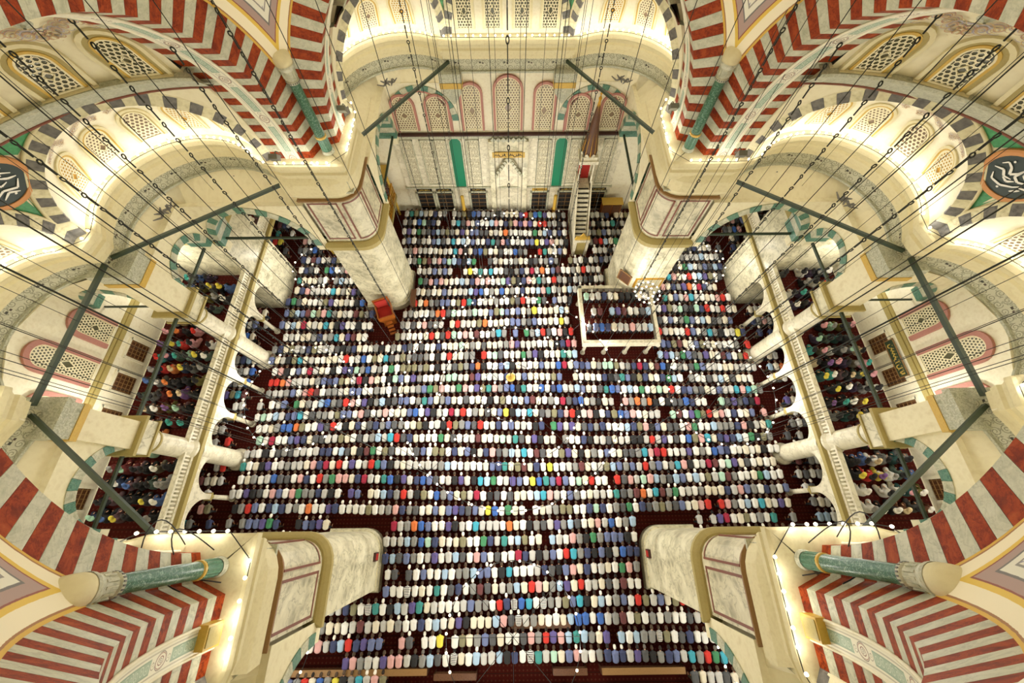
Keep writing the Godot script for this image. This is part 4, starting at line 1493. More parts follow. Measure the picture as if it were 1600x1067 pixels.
# ------------------------------------------------------------------ furniture
func build_furniture() -> void:
	# muezzin platform
	var o := thing("raised_platform", "white marble platform on columns holding three rows, beside the far right pier", "platform", Transform3D(Basis(), Vector3(10.5, 0, -17.8)))
	var sl := MB.new()
	sl.box(Vector3(0, 2.35, 0), Vector3(7.2, 0.3, 6.2))
	part(o, "slab", sl.mesh(), M.marble_pale)
	var ca := MB.new()
	ca.box(Vector3(0, 2.52, 0), Vector3(6.7, 0.04, 5.7))
	part(o, "carpet", ca.mesh(), M.carpet)
	for q in [[0, 3.0, 7.2, 0.22], [0, -3.0, 7.2, 0.22], [-3.5, 0, 0.22, 6.2], [3.5, 0, 0.22, 6.2]]:
		var b := MB.new()
		b.box(Vector3(q[0], 2.8, q[1]), Vector3(q[2], 0.6, q[3]))
		b.box(Vector3(q[0], 3.14, q[1]), Vector3(q[2] + 0.1, 0.1, q[3] + 0.1))
		part(o, "parapet", b.mesh(), M.marble_pale)
	for x in [-3.2, -1.07, 1.07, 3.2]:
		for z in [-2.8, 2.8]:
			var b := MB.new()
			b.lathe([[0.24, 0.0], [0.24, 0.15], [0.16, 0.22], [0.14, 1.95], [0.25, 2.2]], 12, Vector3(x, 0, z))
			part(o, "leg", b.mesh(), M.marble_pale)
	# preacher's chair
	var p := thing("preacher_chair", "carved orange wood preacher's chair with red cushions before the far left pier", "chair", shift(-12.7, 0, -19.0, 0.35) * Transform3D(Basis().scaled(Vector3(0.88, 1, 0.85)), Vector3.ZERO))
	var bx := MB.new()
	bx.loft([[Vector2(-0.75, -0.8), Vector2(0.75, -0.8), Vector2(0.75, 0.8), Vector2(-0.75, 0.8)], [Vector2(-0.62, -0.7), Vector2(0.62, -0.7), Vector2(0.62, 0.7), Vector2(-0.62, 0.7)], [Vector2(-0.9, -1.0), Vector2(0.9, -1.0), Vector2(0.9, 1.0), Vector2(-0.9, 1.0)]], [0.0, 0.7, 1.5])
	part(p, "base", bx.mesh(), M.wood_orange)
	for q in [[-0.85, 0.0, 0.12, 2.0, 0.7], [0.85, 0.0, 0.12, 2.0, 0.7], [0.0, 0.95, 1.8, 0.12, 0.55], [0.0, -0.95, 1.8, 0.14, 1.5]]:
		var b := MB.new()
		b.box(Vector3(q[0], 1.5 + q[4] / 2, q[1]), Vector3(q[2], q[4], q[3]))
		part(p, "side_panel", b.mesh(), M.wood_orange)
	var cu := MB.new()
	cu.box(Vector3(0, 1.62, 0), Vector3(1.5, 0.24, 1.6))
	cu.box(Vector3(0, 2.3, -0.8), Vector3(1.4, 1.1, 0.16))
	part(p, "cushion", cu.mesh(), M.red_cloth)
	for i in 4:
		var st := MB.new()
		st.box(Vector3(0, 0.18 + i * 0.3, 2.1 - i * 0.3), Vector3(0.7, 0.08, 0.3))
		part(p, "step", st.mesh(), M.wood_orange)
	# bookcase beside the far left pier
	var bc := thing("bookcase", "low brown bookcase standing at the inner side of the far left pier", "bookcase", shift(-10.1, 0, -20.9, PI / 2))
	var cb := MB.new()
	for q in [[-0.9, 0.7, 0, 0.06, 1.4, 0.5], [0.9, 0.7, 0, 0.06, 1.4, 0.5], [0, 0.7, -0.22, 1.8, 1.4, 0.05], [0, 1.4, 0, 1.9, 0.06, 0.56]]:
		cb.box(Vector3(q[0], q[1], q[2]), Vector3(q[3], q[4], q[5]))
	part(bc, "carcass", cb.mesh(), M.wood_brown)
	for y in [0.08, 0.5, 0.95]:
		var sh := MB.new()
		sh.box(Vector3(0, y, 0), Vector3(1.76, 0.05, 0.46))
		part(bc, "shelf", sh.mesh(), M.wood_brown)
	# gilded loge
	var l := thing("gilded_loge", "gilded lattice loge on pillars between far left pier and prayer wall", "loge", Transform3D(Basis(), Vector3(-16.6, 0, -30.4)))
	var ls := MB.new()
	ls.box(Vector3(0, 2.7, 0), Vector3(7.4, 0.4, 6.6))
	part(l, "floor_slab", ls.mesh(), M.trim_olive)
	var lr := MB.new()
	lr.box(Vector3(0, 2.94, 0), Vector3(7.0, 0.06, 6.2))
	part(l, "carpet", lr.mesh(), M.rug)
	for q in [[3.6, 0.0, 0.14, 6.4], [0.0, 3.2, 7.2, 0.14]]:
		var b := MB.new()
		b.box(Vector3(q[0], 3.1, q[1]), Vector3(q[2], 0.3, q[3]))
		b.box(Vector3(q[0], 4.5, q[1]), Vector3(q[2], 0.2, q[3]))
		var nb := 14
		for i in nb + 1:
			var u := -0.5 + float(i) / nb
			b.box(Vector3(q[0] + u * (q[2] - 0.14), 3.8, q[1] + u * (q[3] - 0.14)), Vector3(0.1, 1.3, 0.1))
		part(l, "lattice_front", b.mesh(), M.gold)
	for x in [-3.4, 0.0, 3.4]:
		for z in [-3.0, 3.0]:
			var b := MB.new()
			b.rod(Vector3(x, 0, z), Vector3(x, 6.6, z), 0.14, 10)
			part(l, "pillar", b.mesh(), M.trim_gold)
	var lt := MB.new()
	lt.box(Vector3(0, 6.7, 0), Vector3(7.6, 0.3, 6.8))
	part(l, "cornice", lt.mesh(), M.trim_gold)
	var lw := MB.new()
	lw.box(Vector3(0, 4.8, -3.1), Vector3(7.0, 3.6, 0.1))
	part(l, "patterned_back", lw.mesh(), M.rug)
	# cabinet at the far right
	var cbn := thing("cabinet", "orange wooden cabinet against the prayer wall beyond the pulpit", "cabinet", Transform3D(Basis(), Vector3(11.9, 0, -32.8)))
	var cc := MB.new()
	cc.box(Vector3(0, 1.2, 0), Vector3(2.2, 2.4, 0.8))
	part(cbn, "body", cc.mesh(), M.wood_orange)
	for s in [-1, 1]:
		var dr := MB.new()
		dr.box(Vector3(s * 0.53, 1.2, 0.42), Vector3(0.95, 2.1, 0.05))
		part(cbn, "door", dr.mesh(), M.wood_brown)
	var ct := MB.new()
	ct.box(Vector3(0, 2.46, 0), Vector3(2.4, 0.14, 1.0))
	part(cbn, "top", ct.mesh(), M.trim_gold)
	# framed boards on the far right pier
	var fb := thing("framed_board", "gilt-framed board hung low on the front of the far right pier", "picture", shift(13.35, 4.6, -20.34))
	var q1 := MB.new()
	q1.box(Vector3.ZERO, Vector3(2.7, 1.5, 0.08))
	part(fb, "frame", q1.mesh(), M.gold)
	var q2 := MB.new()
	q2.box(Vector3(0, 0, 0.05), Vector3(2.3, 1.1, 0.04))
	part(fb, "picture", q2.mesh(), M.dark_vine)
	var fb2 := thing("notice_board", "dark board on the rounded corner of the far right pier", "board", shift(10.95, 5.2, -20.6, -PI / 4))
	var q3 := MB.new()
	q3.box(Vector3.ZERO, Vector3(1.3, 1.3, 0.06))
	part(fb2, "panel", q3.mesh(), M.wood_brown)
	var q4 := MB.new()
	for e in [[0, 0.65, 1.4, 0.1], [0, -0.65, 1.4, 0.1], [-0.65, 0, 0.1, 1.4], [0.65, 0, 0.1, 1.4]]:
		q4.box(Vector3(e[0], e[1], 0.03), Vector3(e[2], e[3], 0.1))
	part(fb2, "frame", q4.mesh(), M.trim_brown)
	# red boxes low on the near piers
	for s in [-1, 1]:
		var r := thing("alarm_box", "small red box low on the near %s pier" % ("left" if s < 0 else "right"), "box", shift(s * 10.62, 1.9, 4.2 - 1.4, s * -PI / 2))
		var b := MB.new()
		b.box(Vector3.ZERO, Vector3(0.6, 0.7, 0.2))
		part(r, "case", b.mesh(), M.maroon)
		var g := MB.new()
		g.box(Vector3(0, 0, 0.1), Vector3(0.42, 0.5, 0.04))
		part(r, "door", g.mesh(), M.red_cloth)
	# loudspeakers on the cornice of the near arch
	for s in [-1, 1]:
		var sp := thing("loudspeaker", "buff loudspeaker box on the near %s pier cornice" % ("left" if s < 0 else "right"), "loudspeaker", shift(s * 10.7, 19.2, 3.7, s * -PI / 2))
		var b := MB.new()
		b.box(Vector3(0, 0.35, 0), Vector3(0.75, 0.8, 0.5))
		part(sp, "cabinet", b.mesh(), M.trim_gold)
		var g := MB.new()
		g.box(Vector3(0, 0.35, 0.26), Vector3(0.6, 0.64, 0.03))
		part(sp, "grille", g.mesh(), M.trim_olive)
	# floodlights on the far cornices
	for s in [-1, 1]:
		for e in [[13.6, -19.4, "outer"], [10.4, -23.6, "inner"]]:
			var f := thing("floodlight", "small grey floodlight on a curved arm, %s side of the far %s pier" % [e[2], "left" if s < 0 else "right"], "floodlight", shift(s * e[0], 19.0, e[1]), "cornice floodlights")
			var b := MB.new()
			b.box(Vector3(0, 1.1, 0.3), Vector3(0.5, 0.4, 0.3), Basis(Vector3.RIGHT, 0.6))
			part(f, "head", b.mesh(), M.lamp_grey)
			var a := MB.new()
			var pts := []
			for i in 9:
				var u := PI * i / 8.0
				pts.append(Vector3(0, 0.6 + 0.6 * sin(u), -0.35 * cos(u)))
			a.tube(pts, 0.03, 5)
			part(f, "arm", a.mesh(), M.iron)
	# curved lamp arms that lean out from the cornices of the near piers and the prayer side
	var arms := [[-1, 12.9, 0.9, 0.0], [-1, 11.7, 1.1, 0.5], [-1, 11.1, 2.2, 1.2], [-1, 11.1, 4.0, 1.5], [1, 12.9, 0.9, 0.0], [1, 11.7, 1.1, -0.5], [1, 11.1, 2.2, -1.2], [1, 11.1, 4.0, -1.5],
		[-1, 10.9, -22.6, 1.6], [-1, 10.9, -24.0, 1.6], [1, 10.9, -22.6, -1.6], [1, 10.9, -24.0, -1.6]]
	for i in arms.size():
		var q: Array = arms[i]
		var a := MB.new()
		var pts := []
		for j in 11:
			var u := j / 10.0
			pts.append(Vector3(0, 2.0 * sin(u * PI * 0.55), -0.9 * sin(u * PI)))
		a.tube(pts, 0.022, 5)
		solo("lamp_arm", a.mesh(), M.black, "thin black curved lamp arm above the %s cornice, %s" % ["near left pier", ["", "first", "second", "third", "fourth"][i + 1]] if i < 4 else "thin black curved lamp arm above the %s cornice, %s" % [["near right pier", "near right pier", "near right pier", "near right pier", "far left pier", "far left pier", "far right pier", "far right pier"][i - 4], ["first", "second", "third", "fourth", "front", "rear", "front", "rear"][i - 4]], "arm", shift(q[0] * q[1], 18.9, q[2], q[3]), "curved lamp arms")
	# wooden racks at the foot of the picture
	for q in [[-12.0, 10.2, 11.5, "long one before the entrance, left"], [-4.2, 10.5, 3.0, "short one left of the middle"], [2.1, 7.5, 4.4, "low one among the rows"], [4.1, 10.3, 2.4, "short one right of the middle"], [9.4, 10.3, 6.0, "long one before the entrance, right"]]:
		var r := thing("shoe_rack", "brown wooden shoe rack, %s" % q[3], "rack", shift(q[0], 0, q[1]), "shoe racks")
		var tp := MB.new()
		tp.box(Vector3(0, 0.95, 0), Vector3(q[2], 0.07, 0.4))
		part(r, "top", tp.mesh(), M.trim_brown if q[2] > 5 else M.wood_brown)
		var sh := MB.new()
		sh.box(Vector3(0, 0.5, 0), Vector3(q[2], 0.05, 0.38))
		part(r, "shelf", sh.mesh(), M.wood_brown)
		for s in [-1, 1]:
			var e := MB.new()
			e.box(Vector3(s * q[2] / 2, 0.48, 0), Vector3(0.07, 0.96, 0.4))
			part(r, "end_panel", e.mesh(), M.wood_brown)

func build_roundels() -> void:
	var text_r := [[[-0.85, 0.0], [-0.5, 0.1], [-0.3, -0.15], [0.0, -0.1]], [[0.3, 0.75], [0.2, 0.35], [0.4, 0.2]], [[0.45, -0.25], [0.75, -0.1], [0.85, 0.2]], [[-0.75, 0.3], [-0.6, 0.5], [-0.35, 0.35], [-0.2, 0.05], [0.0, 0.3], [0.1, 0.65]], [[0.1, 0.65], [0.0, 0.1], [0.25, -0.05], [0.55, 0.1], [0.6, 0.35]], [[-0.7, -0.25], [-0.55, -0.55], [-0.1, -0.6], [0.3, -0.35], [0.5, -0.1]], [[-0.3, -0.2], [-0.05, -0.3], [0.15, -0.1]], [[0.35, -0.6], [0.6, -0.3]], [[-0.5, 0.62], [-0.42, 0.66]], [[0.4, 0.5], [0.47, 0.55]], [[-0.15, -0.75], [-0.05, -0.72]]]
	var text_l := [[[-0.8, 0.05], [-0.55, 0.25], [-0.5, -0.1], [-0.2, -0.15]], [[0.15, 0.3], [0.45, 0.05], [0.75, -0.05]], [[-0.35, -0.7], [0.0, -0.5], [0.35, -0.75]], [[-0.7, -0.2], [-0.4, 0.35], [0.0, 0.1], [0.4, 0.45], [0.7, 0.2]], [[-0.6, -0.5], [-0.1, -0.3], [0.4, -0.55], [0.7, -0.2]], [[-0.2, 0.6], [0.0, -0.1], [0.3, -0.05]], [[0.2, 0.75], [0.35, 0.3]], [[0.5, 0.6], [0.6, 0.65]], [[-0.5, 0.5], [-0.4, 0.56]], [[0.1, -0.75], [0.2, -0.7]]]
	for k in [1, 3]:
		for s in [-1.0, 1.0]:
			var far: bool = (s > 0) == (k == 1)
			if not far:
				continue
			var az: float = s * atan2(LQ, OW - OB)
			var at := side(k) * on_sphere(Vector3(0, YS, -OB), RI, az, deg_to_rad(22.5), 0.18, 0.0)
			var o := thing("calligraphy_roundel", "black calligraphy roundel with white script and orange rim on the %s" % SIDE[k], "roundel", at, "calligraphy roundels")
			var d := MB.new()
			d.lathe([[0.01, 0.06], [1.15, 0.06], [1.15, 0.0]], 32)
			part(o, "disc", d.mesh(), M.roundel_black, Transform3D(Basis(Vector3.RIGHT, PI / 2), Vector3.ZERO))
			var r := MB.new()
			r.lathe([[1.42, -0.1], [1.42, 0.08], [1.32, 0.12], [1.14, 0.1], [1.14, 0.0]], 32)
			part(o, "rim", r.mesh(), M.roundel_rim, Transform3D(Basis(Vector3.RIGHT, PI / 2), Vector3.ZERO))
			for line in (text_r if k == 3 else text_l):
				part(o, "pen_stroke", strokes([line], 0.055), M.text_white, Transform3D(Basis().scaled(Vector3(1.05, 1.05, 1)), Vector3(0, 0, 0.1)))
	# lettered board on the right gallery wall
	var b := thing("lettered_board", "dark green board with gilt script on the right gallery wall", "sign", side(3) * shift(-1.2, 8.2, -XW + 0.12), "")
	var bd := MB.new()
	bd.box(Vector3.ZERO, Vector3(3.0, 0.75, 0.08))
	part(b, "board", bd.mesh(), M.sign_green)
	part(b, "script", strokes(script_line(2.7, 0.6, 12), 0.045), M.text_gold, shift(0, 0, 0.06))
	var fr := MB.new()
	for e in [[0, 0.37, 3.1, 0.06], [0, -0.37, 3.1, 0.06], [-1.5, 0, 0.06, 0.8], [1.5, 0, 0.06, 0.8]]:
		fr.box(Vector3(e[0], e[1], 0.03), Vector3(e[2], e[3], 0.08))
	part(b, "frame", fr.mesh(), M.trim_brown)
	# painted script and ornaments on the squinches under the cornice
	for k in [0, 1, 3]:
		for s in [-1.0, 1.0]:
			if (k == 1 and s < 0) or (k == 3 and s > 0):
				continue
			var e := exedra_frame(s)
			for h in [-0.62, 0.5]:
				var m := strokes([[[-0.9, 0.1], [-0.4, -0.15], [0.0, 0.1], [0.5, -0.1], [0.9, 0.15]], [[-0.5, 0.3], [-0.2, 0.05], [0.15, 0.35]], [[0.2, -0.3], [0.5, 0.2], [0.65, -0.05]], [[-0.15, 0.25], [0.1, -0.25]]], 0.09)
				var rr := ex_radius() - 1.15
				var p: Vector3 = e * Vector3(sin(h) * rr, 0, -cos(h) * rr)
				p.y = 15.62
				var tr := Transform3D(e.basis * Basis(Vector3.UP, -h) * Basis(Vector3.RIGHT, -0.95), p)
				solo("painted_script", m, M.stone_dark, "dark painted ornament below the cornice, %s side, %s, %s" % [SIDE[k], "first corner" if s < 0 else "second corner", "towards the arch" if (h < 0) == (s < 0) else "towards the middle bay"], "ornament", side(k) * tr, "painted squinch ornaments")

func build_ties() -> void:
	var q := [Vector3(LQ, 17.0, -OW + 0.2), Vector3(11.0, 17.0, -OB - 0.1)]
	for k in [0, 1, 3]:
		var t := side(k)
		for s in [-1.0, 1.0]:
			tie(t * Vector3(q[0].x * s, 16.9, q[0].z), t * Vector3(q[1].x * s, 16.9, q[1].z), "square iron tie bar across the corner niche, %s side, %s corner" % [SIDE[k], "first" if s < 0 else "second"], 0.2)
			if k == 0:
				tie(t * Vector3(s * 11.0, 10.8, -15.0), t * Vector3(s * 11.0, 10.8, -24.2), "iron tie bar at impost height beside the prayer wall, %s" % ("left" if s < 0 else "right"), 0.16)
				continue
			tie(t * Vector3(s * 5.9, 11.0, -24.5), t * Vector3(s * 11.0, 11.0, -24.5), "iron tie bar above the gallery front, %s side, %s outer bay" % [SIDE[k], "first" if s < 0 else "second"], 0.16)
			tie(t * Vector3(s * 11.3, 10.8, -14.8), t * Vector3(s * 11.3, 10.8, -24.0), "iron tie bar between great pier and corner pier, %s side, %s" % [SIDE[k], "first" if s < 0 else "second"], 0.16)
			tie(t * Vector3(s * LQ, 11.0, -25.6), t * Vector3(s * LQ, 11.0, -XW), "iron tie bar from gallery column to outer wall, %s side, %s" % [SIDE[k], "first" if s < 0 else "second"], 0.12)
		if k != 0:
			tie(t * Vector3(-LQ + 0.5, 16.9, -OW), t * Vector3(LQ - 0.5, 16.9, -OW), "square iron tie bar across the middle bay at cornice height, %s side" % SIDE[k], 0.22)
			tie(t * Vector3(-LQ + 1.0, 11.0, -24.5), t * Vector3(LQ - 1.0, 11.0, -24.5), "iron tie bar between the gallery columns, %s side" % SIDE[k], 0.18)

func tie(a: Vector3, b: Vector3, label: String, w: float) -> void:
	var m := MB.new()
	var d := (b - a).normalized()
	var x := d.cross(Vector3.UP).normalized()
	m.box((a + b) / 2, Vector3(w, w, a.distance_to(b)), Basis(x, Vector3.UP, -d))
	solo("tie_bar", m.mesh(), M.iron_green, label, "tie bar", Transform3D(), "iron tie bars")

func vault_y(x: float, z: float) -> float:
	var a := absf(x)
	var b := absf(z - CZ)
	if a < A and b < A:
		return 45.0
	var o := maxf(a, b)
	var l := minf(a, b)
	if o < OK:
		var r := lerpf(RO, RI, (o - A) / (OK - A))
		return YS + sqrt(maxf(0.5, (r + PC) * (r + PC) - (l + PC) * (l + PC)))
	if o < OB:
		return YS + sqrt(maxf(0.5, (RI + PC) * (RI + PC) - (l + PC) * (l + PC)))
	return YS + sqrt(maxf(0.5, RI * RI - l * l - (o - OB) * (o - OB)))

func build_chains() -> void:
	var link := MB.new()
	link.rod(Vector3(0, 0.1, 0), Vector3(0, 0.58, 0), 0.035, 6)
	var rg := []
	for i in 9:
		var u := TAU * i / 8.0
		rg.append(Vector3(0.085 * sin(u), 0.68 + 0.1 * cos(u), 0))
	link.tube(rg, 0.03, 5)
	var lm := link.mesh()
	var spots := [[-11.6, -18.5], [-13.6, -17.4], [-15.5, -16.2], [-16.5, -14.2], [-17.2, -12.0], [-6.2, -27.0]]
	var said := ["in front of the far pier", "inside the side arch near the far pier", "third inward from the far pier", "fourth from the far pier", "outermost towards the wall", "before the prayer wall"]
	for s in [-1, 1]:
		for i in spots.size():
			var x: float = -s * spots[i][0] if s > 0 else spots[i][0]
			var z: float = spots[i][1]
			var top := minf(vault_y(x, z), 44.0)
			var c := thing("hanging_chain", "dark linked lamp chain on the %s, %s" % ["left" if s < 0 else "right", said[i]], "chain", shift(x, 3.6, z), "lamp chains")
			var n := int((top - 3.6) / 0.8) + 2
			for j in n:
				part(c, "link", lm, M.chain_iron, shift(0, j * 0.8, 0, (j % 2) * PI / 2))
	# the middle chain with its boss
	var c := thing("hanging_chain", "long middle chain hanging from the dome to a brass boss", "chain", shift(0.0, 3.6, -11.2), "lamp chains")
	for j in 52:
		part(c, "link", lm, M.chain_iron, shift(0, 0.3 + j * 0.8, 0, (j % 2) * PI / 2) * Transform3D(Basis().scaled(Vector3(0.5, 1, 0.5)), Vector3.ZERO))
	var bo := MB.new()
	bo.lathe([[0.02, -0.3], [0.3, -0.2], [0.42, 0.0], [0.3, 0.2], [0.05, 0.35]], 16)
	part(c, "boss", bo.mesh(), M.trim_gold)

func build_chandelier(cx: float, cz: float, rings: Array, label: String, hang: int, every: int, y := 3.6) -> void:
	var o := thing("ring_chandelier", label, "chandelier", shift(cx, y, cz), "ring chandeliers low over the rows")
	var bulb := MB.new()
	bulb.lathe([[0.0, -0.09], [0.06, -0.06], [0.09, 0.0], [0.06, 0.06], [0.0, 0.09]], 8)
	var bm := bulb.mesh()
	var count := 0
	for r in rings:
		var rg := []
		for i in 41:
			var u: float = TAU * i / 40.0
			rg.append(Vector3(r * sin(u), 0, r * cos(u)))
		var m := MB.new()
		m.tube(rg, 0.025, 4)
		var rn := part(o, "ring", m.mesh(), M.black)
		var n := int(TAU * r / (1.05 if r > 1.5 else 0.45))
		for i in n:
			var u: float = TAU * i / n
			part(rn, "bulb", bm, M.bulb, shift(r * sin(u), 0.1, r * cos(u)))
			if count % every == 0:
				omni(Vector3(cx + r * sin(u), y + 0.1, cz + r * cos(u)), chandelier_energy if r > 1.5 else 2.0)
			count += 1
	var big: float = rings[0]
	var sp := MB.new()
	for i in 8:
		var u := TAU * i / 8.0
		sp.rod(Vector3.ZERO, Vector3(big * sin(u), 0, big * cos(u)), 0.018, 4)
	part(o, "spokes", sp.mesh(), M.black)
	for i in hang:
		var u := TAU * (i + 0.5) / hang
		var p := Vector2(cx + big * sin(u), cz + big * cos(u))
		if p.length() < 7.0:
			continue
		var w := MB.new()
		w.rod(Vector3(p.x - cx, 0, p.y - cz), Vector3(p.x - cx, minf(vault_y(p.x, p.y), 45.0) - y, p.y - cz), 0.016, 4)
		part(o, "cable", w.mesh(), M.chain_iron)

# ------------------------------------------------------------------ people
func net(bones: Array, cell: float, k: float) -> ArrayMesh:
	# surface nets over the smooth union of tapered capsules [a, b, ra, rb]
	var lo := Vector3(1e3, 1e3, 1e3)
	var hi := -lo
	for b in bones:
		var r: float = maxf(b[2], b[3]) + k + cell * 2
		for p in [b[0], b[1]]:
			lo = lo.min(p - Vector3(r, r, r))
			hi = hi.max(p + Vector3(r, r, r))
	var nx := int((hi.x - lo.x) / cell) + 2
	var ny := int((hi.y - lo.y) / cell) + 2
	var nz := int((hi.z - lo.z) / cell) + 2
	var f := PackedFloat32Array()
	f.resize(nx * ny * nz)
	f.fill(9.0)
	for b in bones:
		var a: Vector3 = b[0]
		var e: Vector3 = b[1]
		var ra: float = b[2]
		var rb: float = b[3]
		var m := maxf(ra, rb) + k + cell * 2
		var l := ((a.min(e) - lo - Vector3(m, m, m)) / cell).floor().max(Vector3.ZERO)
		var h := ((a.max(e) - lo + Vector3(m, m, m)) / cell).ceil().min(Vector3(nx - 1, ny - 1, nz - 1))
		var ab := e - a
		var dd := maxf(ab.length_squared(), 1e-8)
		for z in range(int(l.z), int(h.z) + 1):
			for y in range(int(l.y), int(h.y) + 1):
				for x in range(int(l.x), int(h.x) + 1):
					var p := lo + Vector3(x, y, z) * cell
					var t := clampf((p - a).dot(ab) / dd, 0.0, 1.0)
					var d := (p - a - ab * t).length() - lerpf(ra, rb, t)
					var i := (z * ny + y) * nx + x
					var q := f[i]
					var s := maxf(k - absf(q - d), 0.0) / k
					f[i] = minf(q, d) - s * s * k * 0.25
	var id := {}
	var vs := PackedVector3Array()
	var ns := PackedVector3Array()
	for z in nz - 1:
		for y in ny - 1:
			for x in nx - 1:
				var i := (z * ny + y) * nx + x
				var c := [f[i], f[i + 1], f[i + nx], f[i + nx + 1], f[i + nx * ny], f[i + nx * ny + 1], f[i + nx * ny + nx], f[i + nx * ny + nx + 1]]
				var neg := 0
				for q in c:
					if q < 0.0:
						neg += 1
				if neg == 0 or neg == 8:
					continue
				var sum := Vector3.ZERO
				var cnt := 0
				for e in [[0, 1], [2, 3], [4, 5], [6, 7], [0, 2], [1, 3], [4, 6], [5, 7], [0, 4], [1, 5], [2, 6], [3, 7]]:
					var v0: float = c[e[0]]
					var v1: float = c[e[1]]
					if (v0 < 0.0) != (v1 < 0.0):
						var t := v0 / (v0 - v1)
						var p0 := Vector3(e[0] & 1, (e[0] >> 1) & 1, e[0] >> 2)
						var p1 := Vector3(e[1] & 1, (e[1] >> 1) & 1, e[1] >> 2)
						sum += p0.lerp(p1, t)
						cnt += 1
				id[i] = vs.size()
				vs.append(lo + (Vector3(x, y, z) + sum / cnt) * cell)
				ns.append(Vector3(c[1] + c[3] + c[5] + c[7] - c[0] - c[2] - c[4] - c[6], c[2] + c[3] + c[6] + c[7] - c[0] - c[1] - c[4] - c[5], c[4] + c[5] + c[6] + c[7] - c[0] - c[1] - c[2] - c[3]).normalized())
	var ix := PackedInt32Array()
	var st := [1, nx, nx * ny]
	for i in id.keys():
		for ax in 3:
			var j: int = i + st[ax]
			if (f[i] < 0.0) == (f[j] < 0.0):
				continue
			var u: int = st[(ax + 1) % 3]
			var w: int = st[(ax + 2) % 3]
			if not (id.has(i - u) and id.has(i - w) and id.has(i - u - w)):
				continue
			var q := [id[i], id[i - u], id[i - u - w], id[i - w]]
			if f[i] < 0.0:
				ix.append_array([q[0], q[2], q[1], q[0], q[3], q[2]])
			else:
				ix.append_array([q[0], q[1], q[2], q[0], q[2], q[3]])
	var a := []
	a.resize(Mesh.ARRAY_MAX)
	a[Mesh.ARRAY_VERTEX] = vs
	a[Mesh.ARRAY_NORMAL] = ns
	a[Mesh.ARRAY_INDEX] = ix
	var me := ArrayMesh.new()
	me.add_surface_from_arrays(Mesh.PRIMITIVE_TRIANGLES, a)
	return me

func bone(ax: float, ay: float, az: float, bx: float, by: float, bz: float, ra: float, rb: float) -> Array:
	return [Vector3(ax, ay, az), Vector3(bx, by, bz), ra, rb]

func bowing(bend: float) -> Dictionary:
	# a standing worshipper bowed forward from the hips, hands on the knees; bend lowers the head
	var hy := 1.03 - bend
	var skin := [bone(0, 0.98, 0.02, 0, 1.0, -0.4, 0.1, 0.1), bone(0, hy, -0.46, 0, hy, -0.58, 0.058, 0.055),
		bone(0, hy + 0.02, -0.64, 0, hy - 0.07, -0.71, 0.1, 0.082), bone(0, hy - 0.1, -0.74, 0, hy - 0.1, -0.765, 0.018, 0.012),
		bone(0.093, hy - 0.03, -0.645, 0.1, hy - 0.045, -0.645, 0.02, 0.016), bone(-0.093, hy - 0.03, -0.645, -0.1, hy - 0.045, -0.645, 0.02, 0.016)]
	var shirt := [bone(-0.075, 0.96, 0.1, -0.1, 1.0, -0.28, 0.15, 0.135), bone(0.075, 0.96, 0.1, 0.1, 1.0, -0.28, 0.15, 0.135),
		bone(-0.13, 0.985, -0.34, 0.13, 0.985, -0.34, 0.105, 0.105), bone(0, 1.0, -0.36, 0, 1.01, -0.52, 0.13, 0.065), bone(0, 0.93, 0.15, 0, 0.9, 0.17, 0.13, 0.1)]
	var pants := []
	for s in [-1.0, 1.0]:
		skin.append(bone(s * 0.1, 0.9, 0.12, s * 0.11, 0.48, 0.03, 0.06, 0.05))
		skin.append(bone(s * 0.11, 0.48, 0.03, s * 0.11, 0.08, 0.06, 0.05, 0.042))
		skin.append(bone(s * 0.11, 0.05, 0.08, s * 0.125, 0.035, -0.14, 0.045, 0.035))
		skin.append(bone(s * 0.18, 0.96, -0.36, s * 0.2, 0.74, -0.28, 0.04, 0.04))
		skin.append(bone(s * 0.2, 0.74, -0.28, s * 0.15, 0.55, -0.1, 0.04, 0.03))
		skin.append(bone(s * 0.15, 0.55, -0.1, s * 0.12, 0.49, -0.075, 0.034, 0.03))
		for q in 4:
			skin.append(bone(s * (0.155 - q * 0.022), 0.5, -0.082, s * (0.158 - q * 0.026), 0.42 + absf(q - 1.5) * 0.012, -0.065, 0.01, 0.008))
		skin.append(bone(s * 0.1, 0.53, -0.08, s * 0.07, 0.47, -0.07, 0.011, 0.009))
		shirt.append(bone(s * 0.17, 0.96, -0.35, s * 0.2, 0.76, -0.28, 0.078, 0.06))
		pants.append(bone(s * 0.09, 0.92, 0.13, s * 0.11, 0.5, 0.04, 0.115, 0.085))
		pants.append(bone(s * 0.11, 0.5, 0.04, s * 0.11, 0.1, 0.06, 0.085, 0.07))
	pants.append(bone(-0.07, 0.9, 0.14, 0.07, 0.9, 0.14, 0.13, 0.13))
	var hair := [bone(0, hy + 0.045, -0.64, 0, hy + 0.0, -0.73, 0.107, 0.1), bone(0, hy - 0.02, -0.61, 0, hy - 0.03, -0.62, 0.09, 0.09)]
	return {"body": net(skin, 0.024, 0.02), "shirt": net(shirt, 0.035, 0.07), "trousers": net(pants, 0.04, 0.05), "hair": net(hair, 0.024, 0.02)}

